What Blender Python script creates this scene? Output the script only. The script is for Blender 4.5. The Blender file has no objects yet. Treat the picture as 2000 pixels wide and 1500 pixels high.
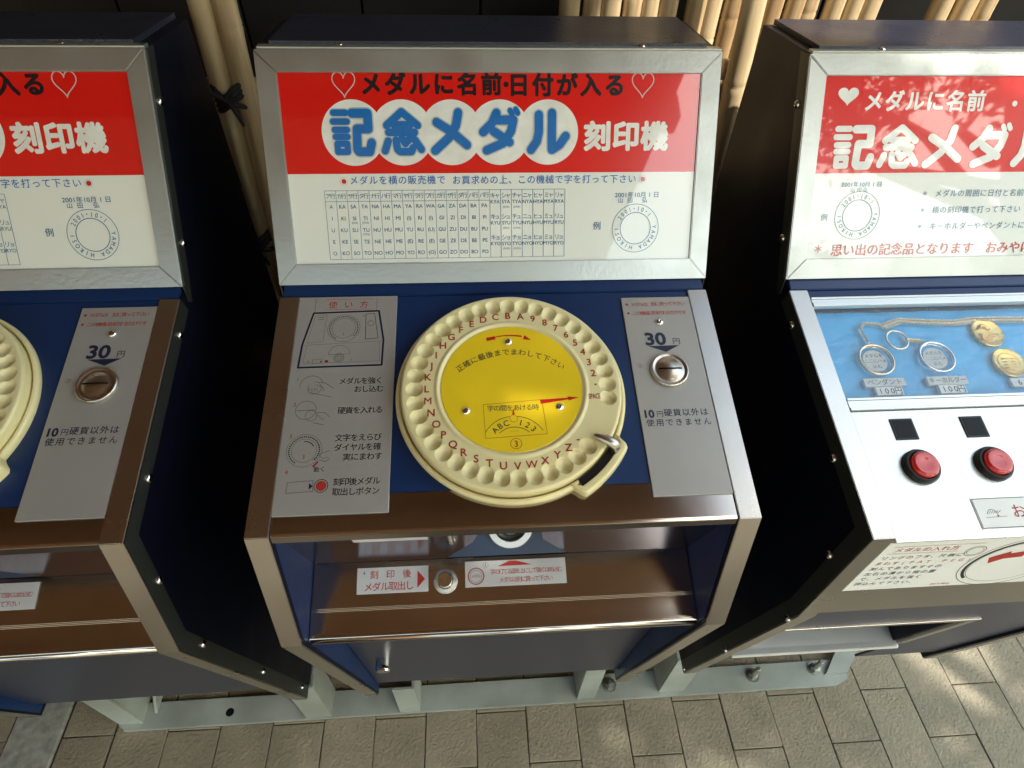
import bpy, bmesh, math, random
from mathutils import Vector, Matrix
random.seed(7)
PI = math.pi
scn = bpy.context.scene
COL = scn.collection

# ------------------------------------------------------------ camera, sky, sun, exposure
cam_d = bpy.data.cameras.new('camera'); cam = bpy.data.objects.new('camera', cam_d); COL.objects.link(cam)
cam_d.lens = 21.56; cam_d.sensor_width = 36; cam_d.clip_start = 0.02; cam_d.clip_end = 300
R_ = Vector((0.99778248, -0.06136242, 0.02578343)); U_ = Vector((0.02749026, 0.73271901, 0.67997584)); F_ = Vector((0.06061697, 0.67775918, -0.73278105))
cam.matrix_world = Matrix(((R_.x, U_.x, -F_.x, -0.0293), (R_.y, U_.y, -F_.y, -0.5647), (R_.z, U_.z, -F_.z, 1.4554), (0, 0, 0, 1)))
scn.camera = cam

SUN = Vector((0.50, -0.42, 0.76)).normalized()
el = math.asin(SUN.z); az = math.atan2(SUN.x, SUN.y)
w = bpy.data.worlds.new('World'); scn.world = w; w.use_nodes = True
nt = w.node_tree; nt.nodes.clear()
sky = nt.nodes.new('ShaderNodeTexSky'); sky.sky_type = 'NISHITA'; sky.sun_disc = False
sky.sun_elevation = el; sky.sun_rotation = az; sky.air_density = 1.6; sky.dust_density = 3.0; sky.ozone_density = 1.0
bgn = nt.nodes.new('ShaderNodeBackground'); bgn.inputs['Strength'].default_value = 0.15
wo = nt.nodes.new('ShaderNodeOutputWorld')
tn = nt.nodes.new('ShaderNodeMix'); tn.data_type = 'RGBA'; tn.blend_type = 'MULTIPLY'; tn.inputs[0].default_value = 1.0; tn.inputs[7].default_value = (0.98, 1.03, 0.96, 1)
nt.links.new(sky.outputs[0], tn.inputs[6]); nt.links.new(tn.outputs[2], bgn.inputs[0]); nt.links.new(bgn.outputs[0], wo.inputs[0])
sl = bpy.data.lights.new('sun', 'SUN'); sl.energy = 2.6; sl.angle = math.radians(0.53); sl.color = (1.0, 0.94, 0.84)
so = bpy.data.objects.new('sun', sl); COL.objects.link(so); so.rotation_euler = SUN.to_track_quat('Z', 'Y').to_euler()
scn.view_settings.view_transform = 'Standard'; scn.view_settings.look = 'None'
scn.view_settings.exposure = 1.55; scn.view_settings.gamma = 1.0; scn.view_settings.use_curve_mapping = False
scn.cycles.max_bounces = 8; scn.cycles.glossy_bounces = 6; scn.cycles.diffuse_bounces = 5

# ------------------------------------------------------------ materials
def mat(name, base, rough=0.5, metal=0.0, coat=0.0, coat_rough=0.03, bump=0.0, bscale=200, stretch=None, var=0.0, vscale=8, spec=0.5, rvar=0.0, vcol=None, detail=4, transmission=0.0, aniso=0.0, alpha=1.0, backface=False):
    m = bpy.data.materials.new(name); m.use_nodes = True
    t = m.node_tree; n = t.nodes; l = t.links; b = n['Principled BSDF']
    b.inputs['Base Color'].default_value = (*base, 1); b.inputs['Roughness'].default_value = rough; b.inputs['Metallic'].default_value = metal
    b.inputs['Coat Weight'].default_value = coat; b.inputs['Coat Roughness'].default_value = coat_rough
    b.inputs['Coat IOR'].default_value = 1.65 if name.startswith('acrylic') or name.startswith('print') else 1.5
    b.inputs['Specular IOR Level'].default_value = spec; b.inputs['Transmission Weight'].default_value = transmission
    b.inputs['Anisotropic'].default_value = aniso; b.inputs['Alpha'].default_value = alpha
    tc = n.new('ShaderNodeTexCoord'); src = tc.outputs['Object']
    if stretch:
        mp = n.new('ShaderNodeMapping'); mp.inputs['Scale'].default_value = stretch; l.new(src, mp.inputs[0]); ssrc = mp.outputs[0]
    else: ssrc = src
    if bump:
        no = n.new('ShaderNodeTexNoise'); no.inputs['Scale'].default_value = bscale; no.inputs['Detail'].default_value = detail; l.new(ssrc, no.inputs['Vector'])
        bp = n.new('ShaderNodeBump'); bp.inputs['Strength'].default_value = bump; bp.inputs['Distance'].default_value = 0.001
        l.new(no.outputs[0], bp.inputs['Height']); l.new(bp.outputs[0], b.inputs['Normal'])
    if var or rvar:
        no = n.new('ShaderNodeTexNoise'); no.inputs['Scale'].default_value = vscale; no.inputs['Detail'].default_value = 6; l.new(src, no.inputs['Vector'])
        if var:
            mx = n.new('ShaderNodeMix'); mx.data_type = 'RGBA'
            c2 = vcol or tuple(max(0, c * (1 - var)) for c in base)
            mx.inputs[6].default_value = (*base, 1); mx.inputs[7].default_value = (*c2, 1)
            cr = n.new('ShaderNodeMapRange'); cr.inputs[1].default_value = 0.35; cr.inputs[2].default_value = 0.65
            l.new(no.outputs[0], cr.inputs[0]); l.new(cr.outputs[0], mx.inputs[0]); l.new(mx.outputs[2], b.inputs['Base Color'])
        if rvar:
            r2 = n.new('ShaderNodeMapRange'); r2.inputs[1].default_value = 0.3; r2.inputs[2].default_value = 0.7
            r2.inputs[3].default_value = max(0.02, rough - rvar); r2.inputs[4].default_value = rough + rvar
            l.new(no.outputs[0], r2.inputs[0]); l.new(r2.outputs[0], b.inputs['Roughness'])
    return m
M = {}
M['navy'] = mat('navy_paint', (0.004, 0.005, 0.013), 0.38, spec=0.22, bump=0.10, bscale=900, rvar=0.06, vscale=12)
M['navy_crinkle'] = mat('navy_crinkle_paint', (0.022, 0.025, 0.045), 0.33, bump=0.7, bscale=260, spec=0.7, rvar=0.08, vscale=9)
M['blue'] = mat('blue_enamel', (0.007, 0.028, 0.105), 0.36, bump=0.06, bscale=800, spec=0.4, rvar=0.06, vscale=10)
M['hammer'] = mat('silver_hammered_paint', (0.46, 0.475, 0.45), 0.34, 0.80, bump=0.20, bscale=210, rvar=0.06, vscale=20, detail=5)
M['steel'] = mat('brushed_stainless', (0.56, 0.53, 0.49), 0.20, 1.0, bump=0.05, bscale=60, stretch=(0.5, 30, 30), rvar=0.05, vscale=14)
M['polish'] = mat('polished_stainless', (0.50, 0.47, 0.44), 0.13, 1.0, bump=0.03, bscale=70, stretch=(0.5, 25, 25), rvar=0.04, vscale=9)
M['trim'] = mat('satin_trim_steel', (0.56, 0.53, 0.48), 0.30, 1.0, bump=0.06, bscale=80, stretch=(30, 2, 2), rvar=0.05, vscale=11)
M['dark_steel'] = mat('dull_edge_steel', (0.10, 0.11, 0.10), 0.38, 0.8, bump=0.1, bscale=400)
M['plate'] = mat('anodised_plate', (0.40, 0.39, 0.37), 0.36, 0.25, bump=0.05, bscale=500, var=0.06, vscale=14)
M['label'] = mat('white_label', (0.60, 0.61, 0.62), 0.35, 0.0, bump=0.05, bscale=500, var=0.06, vscale=30)
M['brightened_steel'] = mat('sky_brightened_steel', (0.72, 0.75, 0.74), 0.30, 0.60, bump=0.05, bscale=60, stretch=(1, 25, 25), rvar=0.06, vscale=9)  # whitened and part diffuse: bright sky reflection put into the colour
M['recess_steel'] = mat('reflection_tinted_steel', (0.24, 0.24, 0.33), 0.20, 1.0, bump=0.03, bscale=60, stretch=(.5, 25, 25))  # dark blue tint stands in for the reflected console underside
M['chute_paint'] = mat('chute_purple_grey_paint', (0.030, 0.033, 0.062), 0.34, bump=0.04, bscale=700)
M['housing'] = mat('housing_enamel', (0.008, 0.020, 0.055), 0.3, bump=0.05, bscale=700)
M['chrome'] = mat('chrome', (0.78, 0.78, 0.76), 0.07, 1.0, bump=0.05, bscale=300)
M['sign_white'] = mat('acrylic_white', (0.80, 0.84, 0.79), 0.22, coat=1.0, coat_rough=0.025, var=0.03, vscale=5)
M['sign_red'] = mat('acrylic_red', (0.72, 0.010, 0.006), 0.22, coat=1.0, coat_rough=0.025, var=0.08, vscale=6)
def ink(name, c, r=0.25, coat=1.0): return mat(name, c, r, coat=coat, coat_rough=0.03, var=0.12, vscale=60)
M['ink_blue'] = ink('print_blue', (0.008, 0.165, 0.54)); M['ink_dblue'] = ink('print_dark_blue', (0.04, 0.17, 0.33)); M['ink_black'] = ink('print_black', (0.012, 0.010, 0.014))
M['ink_white'] = ink('print_white', (0.84, 0.86, 0.82)); M['ink_pink'] = ink('print_pale', (0.66, 0.55, 0.52)); M['ink_red'] = ink('print_red', (0.60, 0.02, 0.015)); M['ink_shade'] = ink('print_pale_grey', (0.50, 0.58, 0.54))
M['pr_black'] = mat('plate_print_black', (0.02, 0.022, 0.035), 0.5, var=0.2, vscale=200); M['pr_red'] = mat('plate_print_red', (0.48, 0.035, 0.025), 0.5, var=0.25, vscale=200)
M['pr_grey'] = mat('plate_print_grey', (0.16, 0.15, 0.14), 0.5, var=0.3, vscale=200); M['pr_navy'] = mat('plate_print_navy', (0.012, 0.018, 0.05), 0.4)
M['cream'] = mat('cream_plastic', (0.80, 0.73, 0.42), 0.30, coat=0.35, coat_rough=0.12, bump=0.04, bscale=300, var=0.10, vcol=(0.76, 0.67, 0.35), vscale=7)
M['yellow'] = mat('yellow_disc', (0.88, 0.63, 0.018), 0.30, coat=0.3, coat_rough=0.15, var=0.07, vscale=7, bump=0.02, bscale=200)
M['letter'] = mat('engraved_red_paint', (0.38, 0.045, 0.022), 0.5, var=0.3, vcol=(0.26, 0.028, 0.015), vscale=150)
M['black'] = mat('black_plastic', (0.008, 0.008, 0.009), 0.34, spec=0.3)
M['button'] = mat('red_button_plastic', (0.60, 0.018, 0.015), 0.16, coat=0.6, var=0.06, vscale=30)
M['cyan'] = mat('sky_blue_display_cloth', (0.018, 0.46, 0.95), 0.4, bump=0.9, bscale=38, var=0.12, vscale=10, detail=3)
M['film'] = None
M['gold'] = mat('gold_medal', (0.72, 0.48, 0.13), 0.25, 0.9, bump=0.5, bscale=160)
M['palegold'] = mat('pale_gold_chain', (0.78, 0.66, 0.48), 0.2, 1.0, bump=0.1)
M['cardlabel'] = mat('paper_tag', (0.62, 0.64, 0.62), 0.5, var=0.05)
M['frame_paint'] = mat('pale_grey_frame_paint', (0.36, 0.40, 0.365), 0.42, bump=0.18, bscale=90, var=0.18, vcol=(0.25, 0.275, 0.24), vscale=7)
M['bolt'] = mat('galvanised_bolt', (0.35, 0.37, 0.33), 0.38, 0.9, bump=0.3, bscale=300)
M['rope'] = mat('black_rope', (0.012, 0.011, 0.012), 0.8, bump=1.0, bscale=500)
M['wood'] = mat('brown_ceiling_board', (0.40, 0.23, 0.13), 0.6, bump=0.4, bscale=20, stretch=(1, 12, 12), var=0.3, vscale=3)
M['shade_wood'] = mat('shade_black_board', (0.018, 0.014, 0.012), 0.7, bump=0.3, bscale=30, var=0.4, vscale=5)  # near-black base supplies the shade behind the fence; also covers the roof deck
M['bark'] = mat('bark', (0.08, 0.055, 0.035), 0.9, bump=1.0, bscale=30, var=0.4)
M['leaf'] = mat('leaf', (0.05, 0.085, 0.02), 0.5, var=0.4, vscale=3)
M['soil'] = mat('sand_joint', (0.075, 0.06, 0.04), 0.95, bump=0.6, bscale=200, var=0.4, vscale=30)
M['kerb'] = mat('kerb_granite', (0.32, 0.33, 0.29), 0.8, bump=0.8, bscale=120, var=0.35, vscale=60)

def bamboo_mat():
    m = bpy.data.materials.new('bamboo'); m.use_nodes = True
    t = m.node_tree; n = t.nodes; l = t.links; b = n['Principled BSDF']
    b.inputs['Roughness'].default_value = 0.38
    oi = n.new('ShaderNodeObjectInfo'); tc = n.new('ShaderNodeTexCoord')
    mp = n.new('ShaderNodeMapping'); mp.inputs['Scale'].default_value = (40, 40, 2.5); l.new(tc.outputs['Object'], mp.inputs[0])
    no = n.new('ShaderNodeTexNoise'); no.inputs['Scale'].default_value = 2; no.inputs['Detail'].default_value = 5; l.new(mp.outputs[0], no.inputs['Vector'])
    r = n.new('ShaderNodeValToRGB'); r.color_ramp.elements[0].color = (0.32, 0.20, 0.095, 1); r.color_ramp.elements[1].color = (0.60, 0.46, 0.27, 1)
    r.color_ramp.elements[0].position = 0.3; r.color_ramp.elements[1].position = 0.7
    ad = n.new('ShaderNodeMath'); ad.operation = 'MULTIPLY_ADD'; ad.inputs[1].default_value = 0.35; l.new(oi.outputs['Random'], ad.inputs[0]); 
    s2 = n.new('ShaderNodeMath'); s2.operation = 'SUBTRACT'; l.new(no.outputs[0], s2.inputs[0]); s2.inputs[1].default_value = 0.17; l.new(s2.outputs[0], ad.inputs[2])
    l.new(ad.outputs[0], r.inputs[0]); l.new(r.outputs[0], b.inputs['Base Color'])
    bp = n.new('ShaderNodeBump'); bp.inputs['Strength'].default_value = 0.2; bp.inputs['Distance'].default_value = 0.001; l.new(no.outputs[0], bp.inputs['Height']); l.new(bp.outputs[0], b.inputs['Normal'])
    return m
M['bamboo'] = bamboo_mat()
def paver_mat():
    m = bpy.data.materials.new('clay_paver'); m.use_nodes = True
    t = m.node_tree; n = t.nodes; l = t.links; b = n['Principled BSDF']
    b.inputs['Roughness'].default_value = 0.75
    oi = n.new('ShaderNodeObjectInfo'); tc = n.new('ShaderNodeTexCoord')
    va = n.new('ShaderNodeVectorMath'); va.operation = 'ADD'; l.new(tc.outputs['Object'], va.inputs[0])
    vm = n.new('ShaderNodeVectorMath'); vm.operation = 'SCALE'; vm.inputs['Scale'].default_value = 3.0; l.new(oi.outputs['Location'], vm.inputs[0]); l.new(vm.outputs[0], va.inputs[1])
    n1 = n.new('ShaderNodeTexNoise'); n1.inputs['Scale'].default_value = 90; n1.inputs['Detail'].default_value = 6; n1.inputs['Distortion'].default_value = 1.5; l.new(va.outputs[0], n1.inputs['Vector'])
    n2 = n.new('ShaderNodeTexNoise'); n2.inputs['Scale'].default_value = 9; n2.inputs['Detail'].default_value = 4; l.new(va.outputs[0], n2.inputs['Vector'])
    v = n.new('ShaderNodeTexVoronoi'); v.inputs['Scale'].default_value = 170; l.new(va.outputs[0], v.inputs['Vector'])
    r = n.new('ShaderNodeValToRGB'); r.color_ramp.elements[0].color = (0.165, 0.145, 0.098, 1); r.color_ramp.elements[1].color = (0.31, 0.275, 0.195, 1)
    r.color_ramp.elements[0].position = 0.25; r.color_ramp.elements[1].position = 0.75
    a = n.new('ShaderNodeMath'); a.operation = 'MULTIPLY_ADD'; a.inputs[1].default_value = 0.55; l.new(n2.outputs[0], a.inputs[0])
    c = n.new('ShaderNodeMath'); c.operation = 'MULTIPLY'; c.inputs[1].default_value = 0.35; l.new(n1.outputs[0], c.inputs[0])
    d = n.new('ShaderNodeMath'); d.operation = 'MULTIPLY_ADD'; d.inputs[1].default_value = 0.14; l.new(oi.outputs['Random'], d.inputs[0]); l.new(c.outputs[0], d.inputs[2])
    l.new(d.outputs[0], a.inputs[2]); l.new(a.outputs[0], r.inputs[0]); l.new(r.outputs[0], b.inputs['Base Color'])
    ah = n.new('ShaderNodeMath'); ah.operation = 'MULTIPLY_ADD'; ah.inputs[1].default_value = 0.5; l.new(v.outputs['Distance'], ah.inputs[0]); l.new(n1.outputs[0], ah.inputs[2])
    bp = n.new('ShaderNodeBump'); bp.inputs['Strength'].default_value = 0.8; bp.inputs['Distance'].default_value = 0.0022; l.new(ah.outputs[0], bp.inputs['Height']); l.new(bp.outputs[0], b.inputs['Normal'])
    return m
M['paver'] = paver_mat()

# ------------------------------------------------------------ mesh helpers
def link(name, me, m, parent=None, loc=(0, 0, 0), smooth=False):
    if m is not None and not me.materials: me.materials.append(M[m] if isinstance(m, str) else m)
    o = bpy.data.objects.new(name, me); COL.objects.link(o); o.location = loc
    if parent is not None: o.parent = parent
    if smooth:
        for p in me.polygons: p.use_smooth = True
    return o
def build(name, bm, m, parent=None, loc=(0, 0, 0), smooth=False, recalc=True, auto=None):
    if recalc: bmesh.ops.recalc_face_normals(bm, faces=bm.faces)
    me = bpy.data.meshes.new(name)
    if auto is not None:
        for f in bm.faces: f.smooth = True
        for e in bm.edges:
            if len(e.link_faces) == 2 and e.calc_face_angle(0) > auto: e.smooth = False
    bm.to_mesh(me); bm.free()
    return link(name, me, m, parent, loc, smooth)
class Fr:
    """plane frame: x right, s down the face, n outward"""
    def __init__(s, o, ex, es):
        s.o = Vector(o); s.ex = Vector(ex).normalized(); s.es = Vector(es).normalized(); s.en = s.es.cross(s.ex).normalized()
    def p(s, x, q, n=0.0): return s.o + s.ex * x + s.es * q + s.en * n
def fr_prof(a, b):
    return Fr((0, a[0], a[1]), (1, 0, 0), (0, b[0] - a[0], b[1] - a[1]))
def box(bm, f, x0, x1, s0, s1, n0, n1, bev=0.0, seg=2):
    vs = [bm.verts.new(f.p(x, s, n)) for n in (n0, n1) for s in (s0, s1) for x in (x0, x1)]
    fs = [bm.faces.new([vs[i] for i in q]) for q in ((0, 1, 3, 2), (4, 6, 7, 5), (0, 4, 5, 1), (2, 3, 7, 6), (0, 2, 6, 4), (1, 5, 7, 3))]
    if bev:
        bmesh.ops.recalc_face_normals(bm, faces=fs)
        es = list({e for q in fs for e in q.edges})
        bmesh.ops.bevel(bm, geom=es, offset=bev, segments=seg, affect='EDGES', profile=0.5)
    return vs
WF = Fr((0, 0, 0), (1, 0, 0), (0, 1, 0)); WF.en = Vector((0, 0, 1))
def prism(bm, pts, x0, x1, bev=0.0):
    """polygon in (y,z) extruded along x"""
    a = [bm.verts.new((x0, y, z)) for y, z in pts]; b = [bm.verts.new((x1, y, z)) for y, z in pts]
    fs = [bm.faces.new(a), bm.faces.new(b[::-1])]
    n = len(pts)
    for i in range(n): fs.append(bm.faces.new((a[i], b[i], b[(i + 1) % n], a[(i + 1) % n])))
    bmesh.ops.recalc_face_normals(bm, faces=fs)
    if bev:
        es = list({e for q in fs for e in q.edges})
        bmesh.ops.bevel(bm, geom=es, offset=bev, segments=2, affect='EDGES')
def lathe(bm, f, cx, cs, prof, seg=32, a0=0, a1=2 * PI):
    """prof: list of (r, n) on frame f centred (cx, cs)"""
    full = abs(a1 - a0 - 2 * PI) < 1e-6
    k = seg if full else seg + 1
    rings = []
    for r, n in prof:
        if r < 1e-7: rings.append([bm.verts.new(f.p(cx, cs, n))])
        else: rings.append([bm.verts.new(f.p(cx + r * math.cos(a0 + (a1 - a0) * i / seg), cs - r * math.sin(a0 + (a1 - a0) * i / seg), n)) for i in range(k)])
    for A, B in zip(rings, rings[1:]):
        for i in range(seg):
            j = (i + 1) % k
            if len(A) == 1 and len(B) == 1: continue
            if len(A) == 1: bm.faces.new((A[0], B[i], B[j]))
            elif len(B) == 1: bm.faces.new((A[i], A[j], B[0]))
            else: bm.faces.new((A[i], A[j], B[j], B[i]))
def tube(bm, pts, r, seg=8, close=False, caps=True):
    pts = [Vector(p) for p in pts]; n = len(pts); rings = []
    up = Vector((0.123, 0.31, 0.94)).normalized()
    for i, p in enumerate(pts):
        a = pts[(i - 1) % n] if (close or i > 0) else p; b = pts[(i + 1) % n] if (close or i < n - 1) else p
        t = (b - a).normalized(); u = t.cross(up).normalized(); v = t.cross(u)
        rr = r[i] if isinstance(r, (list, tuple)) else r
        rings.append([bm.verts.new(p + (u * math.cos(2 * PI * k / seg) + v * math.sin(2 * PI * k / seg)) * rr) for k in range(seg)])
    for i in range(n if close else n - 1):
        A, B = rings[i], rings[(i + 1) % n]
        for k in range(seg): bm.faces.new((A[k], A[(k + 1) % seg], B[(k + 1) % seg], B[k]))
    if caps and not close: bm.faces.new(rings[0][::-1]); bm.faces.new(rings[-1])
def thing(name, label, cat, loc=(0, 0, 0), rz=0.0, group=None):
    o = bpy.data.objects.new(name, None); COL.objects.link(o); o.location = loc; o.rotation_euler = (0, 0, rz); o.empty_display_size = 0.05
    o['label'] = label; o['category'] = cat
    if group: o['group'] = group
    return o
def tag(o, label, cat, group=None):
    o['label'] = label; o['category'] = cat
    if group: o['group'] = group
    return o

# ------------------------------------------------------------ print: glyphs and strokes laid on a face
_gl = {}
def glyph(ch, off=0.0):
    k = (ch, off)
    if k not in _gl:
        c = bpy.data.curves.new('g', 'FONT'); c.body = ch; c.resolution_u = 3; c.offset = off
        o = bpy.data.objects.new('g', c); COL.objects.link(o)
        dg = bpy.context.evaluated_depsgraph_get(); ev = o.evaluated_get(dg); me = ev.to_mesh()
        vs = [(v.co.x, v.co.y) for v in me.vertices]; fs = [tuple(p.vertices) for p in me.polygons]
        ev.to_mesh_clear(); bpy.data.objects.remove(o); bpy.data.curves.remove(c)
        if vs:
            bb = (min(v[0] for v in vs), max(v[0] for v in vs), min(v[1] for v in vs), max(v[1] for v in vs))
        else: bb = (0, 0, 0, 0)
        _gl[k] = (vs, fs, bb)
    return _gl[k]
class Ink:
    def __init__(s, f, base=0.0003): s.f = f; s.b = {}; s.n = base; s.k = 0
    def _m(s, m): return s.b.setdefault(m, ([], []))
    def raw(s, m, pts, faces, dn=0.0):
        V, F = s._m(m); o = len(V); V += [s.f.p(x, q, s.n + dn) for x, q in pts]; F += [tuple(i + o for i in f) for f in faces]
    def text(s, m, st, cx, cs, h, adv=None, off=0.0, ang=0.0, w=None, sx=1.0, kern=1.0, dn=0.0, align='c', fat=0.0):
        """h = em height; adv = fixed advance per char (CJK) or None = set as one run"""
        if off: fat, off = off * h * .8, 0.0
        if fat:
            nd = 8 if h > .015 else 4
            for q in range(nd):
                s.text(m, st, cx + fat * math.cos(2 * q * PI / nd + .4), cs + fat * math.sin(2 * q * PI / nd + .4), h, adv, off, ang, w, sx, kern, dn + (q + 1) * 5e-6, align)
        if adv is None:
            g = glyph(st, off); vs, fs, bb = g; gw = bb[1] - bb[0]
            kx = (w / gw) if w else h * sx
            x0 = (bb[0] + bb[1]) / 2 if align == 'c' else bb[0]; y0 = 0.36
            ca, sa = math.cos(ang), math.sin(ang)
            P = []
            for x, y in vs:
                u, v = (x - x0) * kx, (y - y0) * h
                P.append((cx + u * ca - v * sa, cs - (u * sa + v * ca)))
            s.raw(m, P, fs, dn)
        else:
            n = len(st)
            for i, ch in enumerate(st):
                if ch in ' \u3000': continue
                g = glyph(ch, off); vs, fs, bb = g
                ox = (i - (n - 1) / 2) * adv if align == 'c' else i * adv
                cen = (bb[0] + bb[1]) / 2 if ord(ch) < 0x3000 else 0.5
                if ord(ch) >= 0x3000 and bb[1] > 1.3: cen = (bb[0] + bb[1]) / 2
                ca, sa = math.cos(ang), math.sin(ang); P = []
                for x, y in vs:
                    u, v = (x - cen) * h * sx + ox, (y - 0.36) * h
                    P.append((cx + u * ca - v * sa, cs - (u * sa + v * ca)))
                s.raw(m, P, fs, dn)
    def stroke(s, m, pts, w, close=False, cap=True, dn=0.0):
        n = len(pts); segs = [(pts[i], pts[(i + 1) % n]) for i in range(n if close else n - 1)]
        for a, b in segs:
            s.k += 1; e = (s.k % 37) * 4e-6
            dx, dy = b[0] - a[0], b[1] - a[1]; L = math.hypot(dx, dy) or 1e-9; ux, uy = -dy / L * w / 2, dx / L * w / 2
            s.raw(m, [(a[0] + ux, a[1] + uy), (a[0] - ux, a[1] - uy), (b[0] - ux, b[1] - uy), (b[0] + ux, b[1] + uy)], [(0, 1, 2, 3)], dn + e)
        if cap:
            for p in pts:
                s.k += 1; e = (s.k % 37) * 4e-6
                s.disc(m, p[0], p[1], w / 2, 12, dn + e)
    def disc(s, m, cx, cs, r, seg=24, dn=0.0):
        s.raw(m, [(cx + r * math.cos(2 * PI * i / seg), cs + r * math.sin(2 * PI * i / seg)) for i in range(seg)], [tuple(range(seg))], dn)
    def ring(s, m, cx, cs, r, w, seg=64, a0=0.0, a1=2 * PI, dn=0.0):
        P = []; full = abs(a1 - a0 - 2 * PI) < 1e-6
        for i in range(seg + 1):
            a = a0 + (a1 - a0) * i / seg; P += [(cx + (r - w / 2) * math.cos(a), cs - (r - w / 2) * math.sin(a)), (cx + (r + w / 2) * math.cos(a), cs - (r + w / 2) * math.sin(a))]
        s.raw(m, P, [(2 * i, 2 * i + 1, 2 * i + 3, 2 * i + 2) for i in range(seg)], dn)
    def rect(s, m, x0, x1, s0, s1, dn=0.0): s.raw(m, [(x0, s0), (x1, s0), (x1, s1), (x0, s1)], [(0, 1, 2, 3)], dn)
    def poly(s, m, pts, dn=0.0): s.raw(m, pts, [tuple(range(len(pts)))], dn)
    def arc_text(s, m, st, cx, cs, r, a0, a1, h, off=0.0, inward=False, sx=1.0):
        n = len(st)
        for i, ch in enumerate(st):
            if ch == ' ': continue
            a = a0 + (a1 - a0) * (i / (n - 1) if n > 1 else 0)
            s.text(m, ch, cx + r * math.cos(a), cs - r * math.sin(a), h, adv=1, off=off, ang=(a - PI / 2), sx=sx)
    def done(s, parent, name='lettering', loc=(0, 0, 0)):
        out = []
        for m, (V, F) in s.b.items():
            me = bpy.data.meshes.new(name); me.from_pydata(V, [], F); me.update()
            o_ = link(name, me, m, parent, loc); o_['kind'] = 'stuff'; out.append(o_)
        return out
def heart_pts(cx, cs, w, h, n=40):
    P = []
    for i in range(n):
        t = 2 * PI * i / n
        x = 16 * math.sin(t) ** 3; y = 13 * math.cos(t) - 5 * math.cos(2 * t) - 2 * math.cos(3 * t) - math.cos(4 * t)
        P.append((cx + x / 32 * w, cs - (y + 2.5) / 29 * h))
    return P
KANJI = {
 'ki': [((.05,.05),(.35,.05)), ((.03,.25),(.37,.25)), ((.06,.44),(.36,.44)), ((.07,.60),(.36,.60)), ((.10,.76),(.34,.76),(.34,.95),(.10,.95),(.10,.76)), ((.50,.06),(.88,.06),(.88,.42),(.60,.42),(.58,.90),(.62,.95),(.88,.95),(.94,.74))],
 'nen': [((.12,.34),(.50,.03),(.88,.34)), ((.30,.33),(.70,.33)), ((.16,.50),(.80,.50),(.62,.70)), ((.14,.70),(.05,.93)), ((.33,.68),(.36,.90),(.42,.95),(.70,.95),(.74,.86)), ((.48,.64),(.56,.76)), ((.80,.68),(.95,.90))],
 'me': [((.68,.05),(.62,.34),(.42,.64),(.08,.93)), ((.14,.27),(.52,.5),(.88,.80))],
 'da': [((.42,.06),(.30,.30),(.08,.50)), ((.42,.22),(.84,.22),(.78,.48),(.58,.76),(.16,.93)), ((.34,.48),(.74,.74)), ((.76,.0),(.81,.09)), ((.90,-.03),(.95,.06))],
 'ru': [((.27,.10),(.27,.50),(.22,.72),(.07,.92)), ((.60,.06),(.60,.92),(.80,.80),(.95,.60))]}
def kanji(ink, m, key, cx, cs, w, h, t, dn=0.0):
    for st in KANJI[key]:
        tt = t * (0.72 if key == 'ki' and st[0][0] < .2 else (0.62 if (key == 'da' and st[0][1] < .03) else (0.85 if key == 'nen' else 1.0)))
        ink.stroke(m, [(cx + (x - .5) * w, cs + (y - .5) * h) for x, y in st], tt, dn=dn)

# ------------------------------------------------------------ machine profile (y, z)
BZ = 0.205
TB = (.2800, 1.2044); TF = (.1416, 1.2170); SB = (.0142, 1.0082); DT = (0.0, 1.0); FO = (-.2657, .9294); KN = (-.3028, .7620); BO = (-.1943, .205)
RFO = (-.2873, .9272); RKN = (-.2837, .7334); RBO = (-.1919, .2411)
def off_poly(pts, d):
    """offset an open polyline (y,z) outward (to the left of travel dt->bo is outside front)"""
    out = []
    n = len(pts)
    for i in range(n):
        ns = []
        for a, b in ((i - 1, i), (i, i + 1)):
            if a < 0 or b >= n: continue
            dy, dz = pts[b][0] - pts[a][0], pts[b][1] - pts[a][1]; L = math.hypot(dy, dz); ns.append((dz / L, -dy / L))
        if len(ns) == 1: nn = ns[0]; k = 1
        else:
            sx, sz = ns[0][0] + ns[1][0], ns[0][1] + ns[1][1]; L = math.hypot(sx, sz); nn = (sx / L, sz / L); k = 1 / max(.3, nn[0] * ns[0][0] + nn[1] * ns[0][1])
        out.append((pts[i][0] + nn[0] * d * k, pts[i][1] + nn[1] * d * k))
    return out
def strip(bm, pts, x0, x1, d0, d1, bev=0.0006):
    A = off_poly(pts, d1); B = off_poly(pts, d0)
    prism(bm, A + B[::-1], x0, x1, bev)
P0 = (0, 0, -BZ)
def screw_mesh():
    bm = bmesh.new(); f = Fr((0, 0, 0), (1, 0, 0), (0, -1, 0)); f.en = Vector((0, 0, 1))
    lathe(bm, f, 0, 0, [(.0048, -.001), (.0048, .0006), (.0040, .0020), (.0024, .0029), (.0012, .0031), (0, .0020)], 14)
    me = bpy.data.meshes.new('screw'); bmesh.ops.recalc_face_normals(bm, faces=bm.faces)
    for q in bm.faces: q.smooth = True
    bm.to_mesh(me); bm.free(); me.materials.append(M['chrome']); return me
SCREW = screw_mesh()
def screw(parent, p, n, s=1.0, loc=P0):
    o = bpy.data.objects.new('screw', SCREW); COL.objects.link(o); o.parent = parent
    o.location = Vector(p) + Vector(loc); o.rotation_euler = Vector(n).to_track_quat('Z', 'Y').to_euler(); o.scale = (s, s, s); return o

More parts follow.
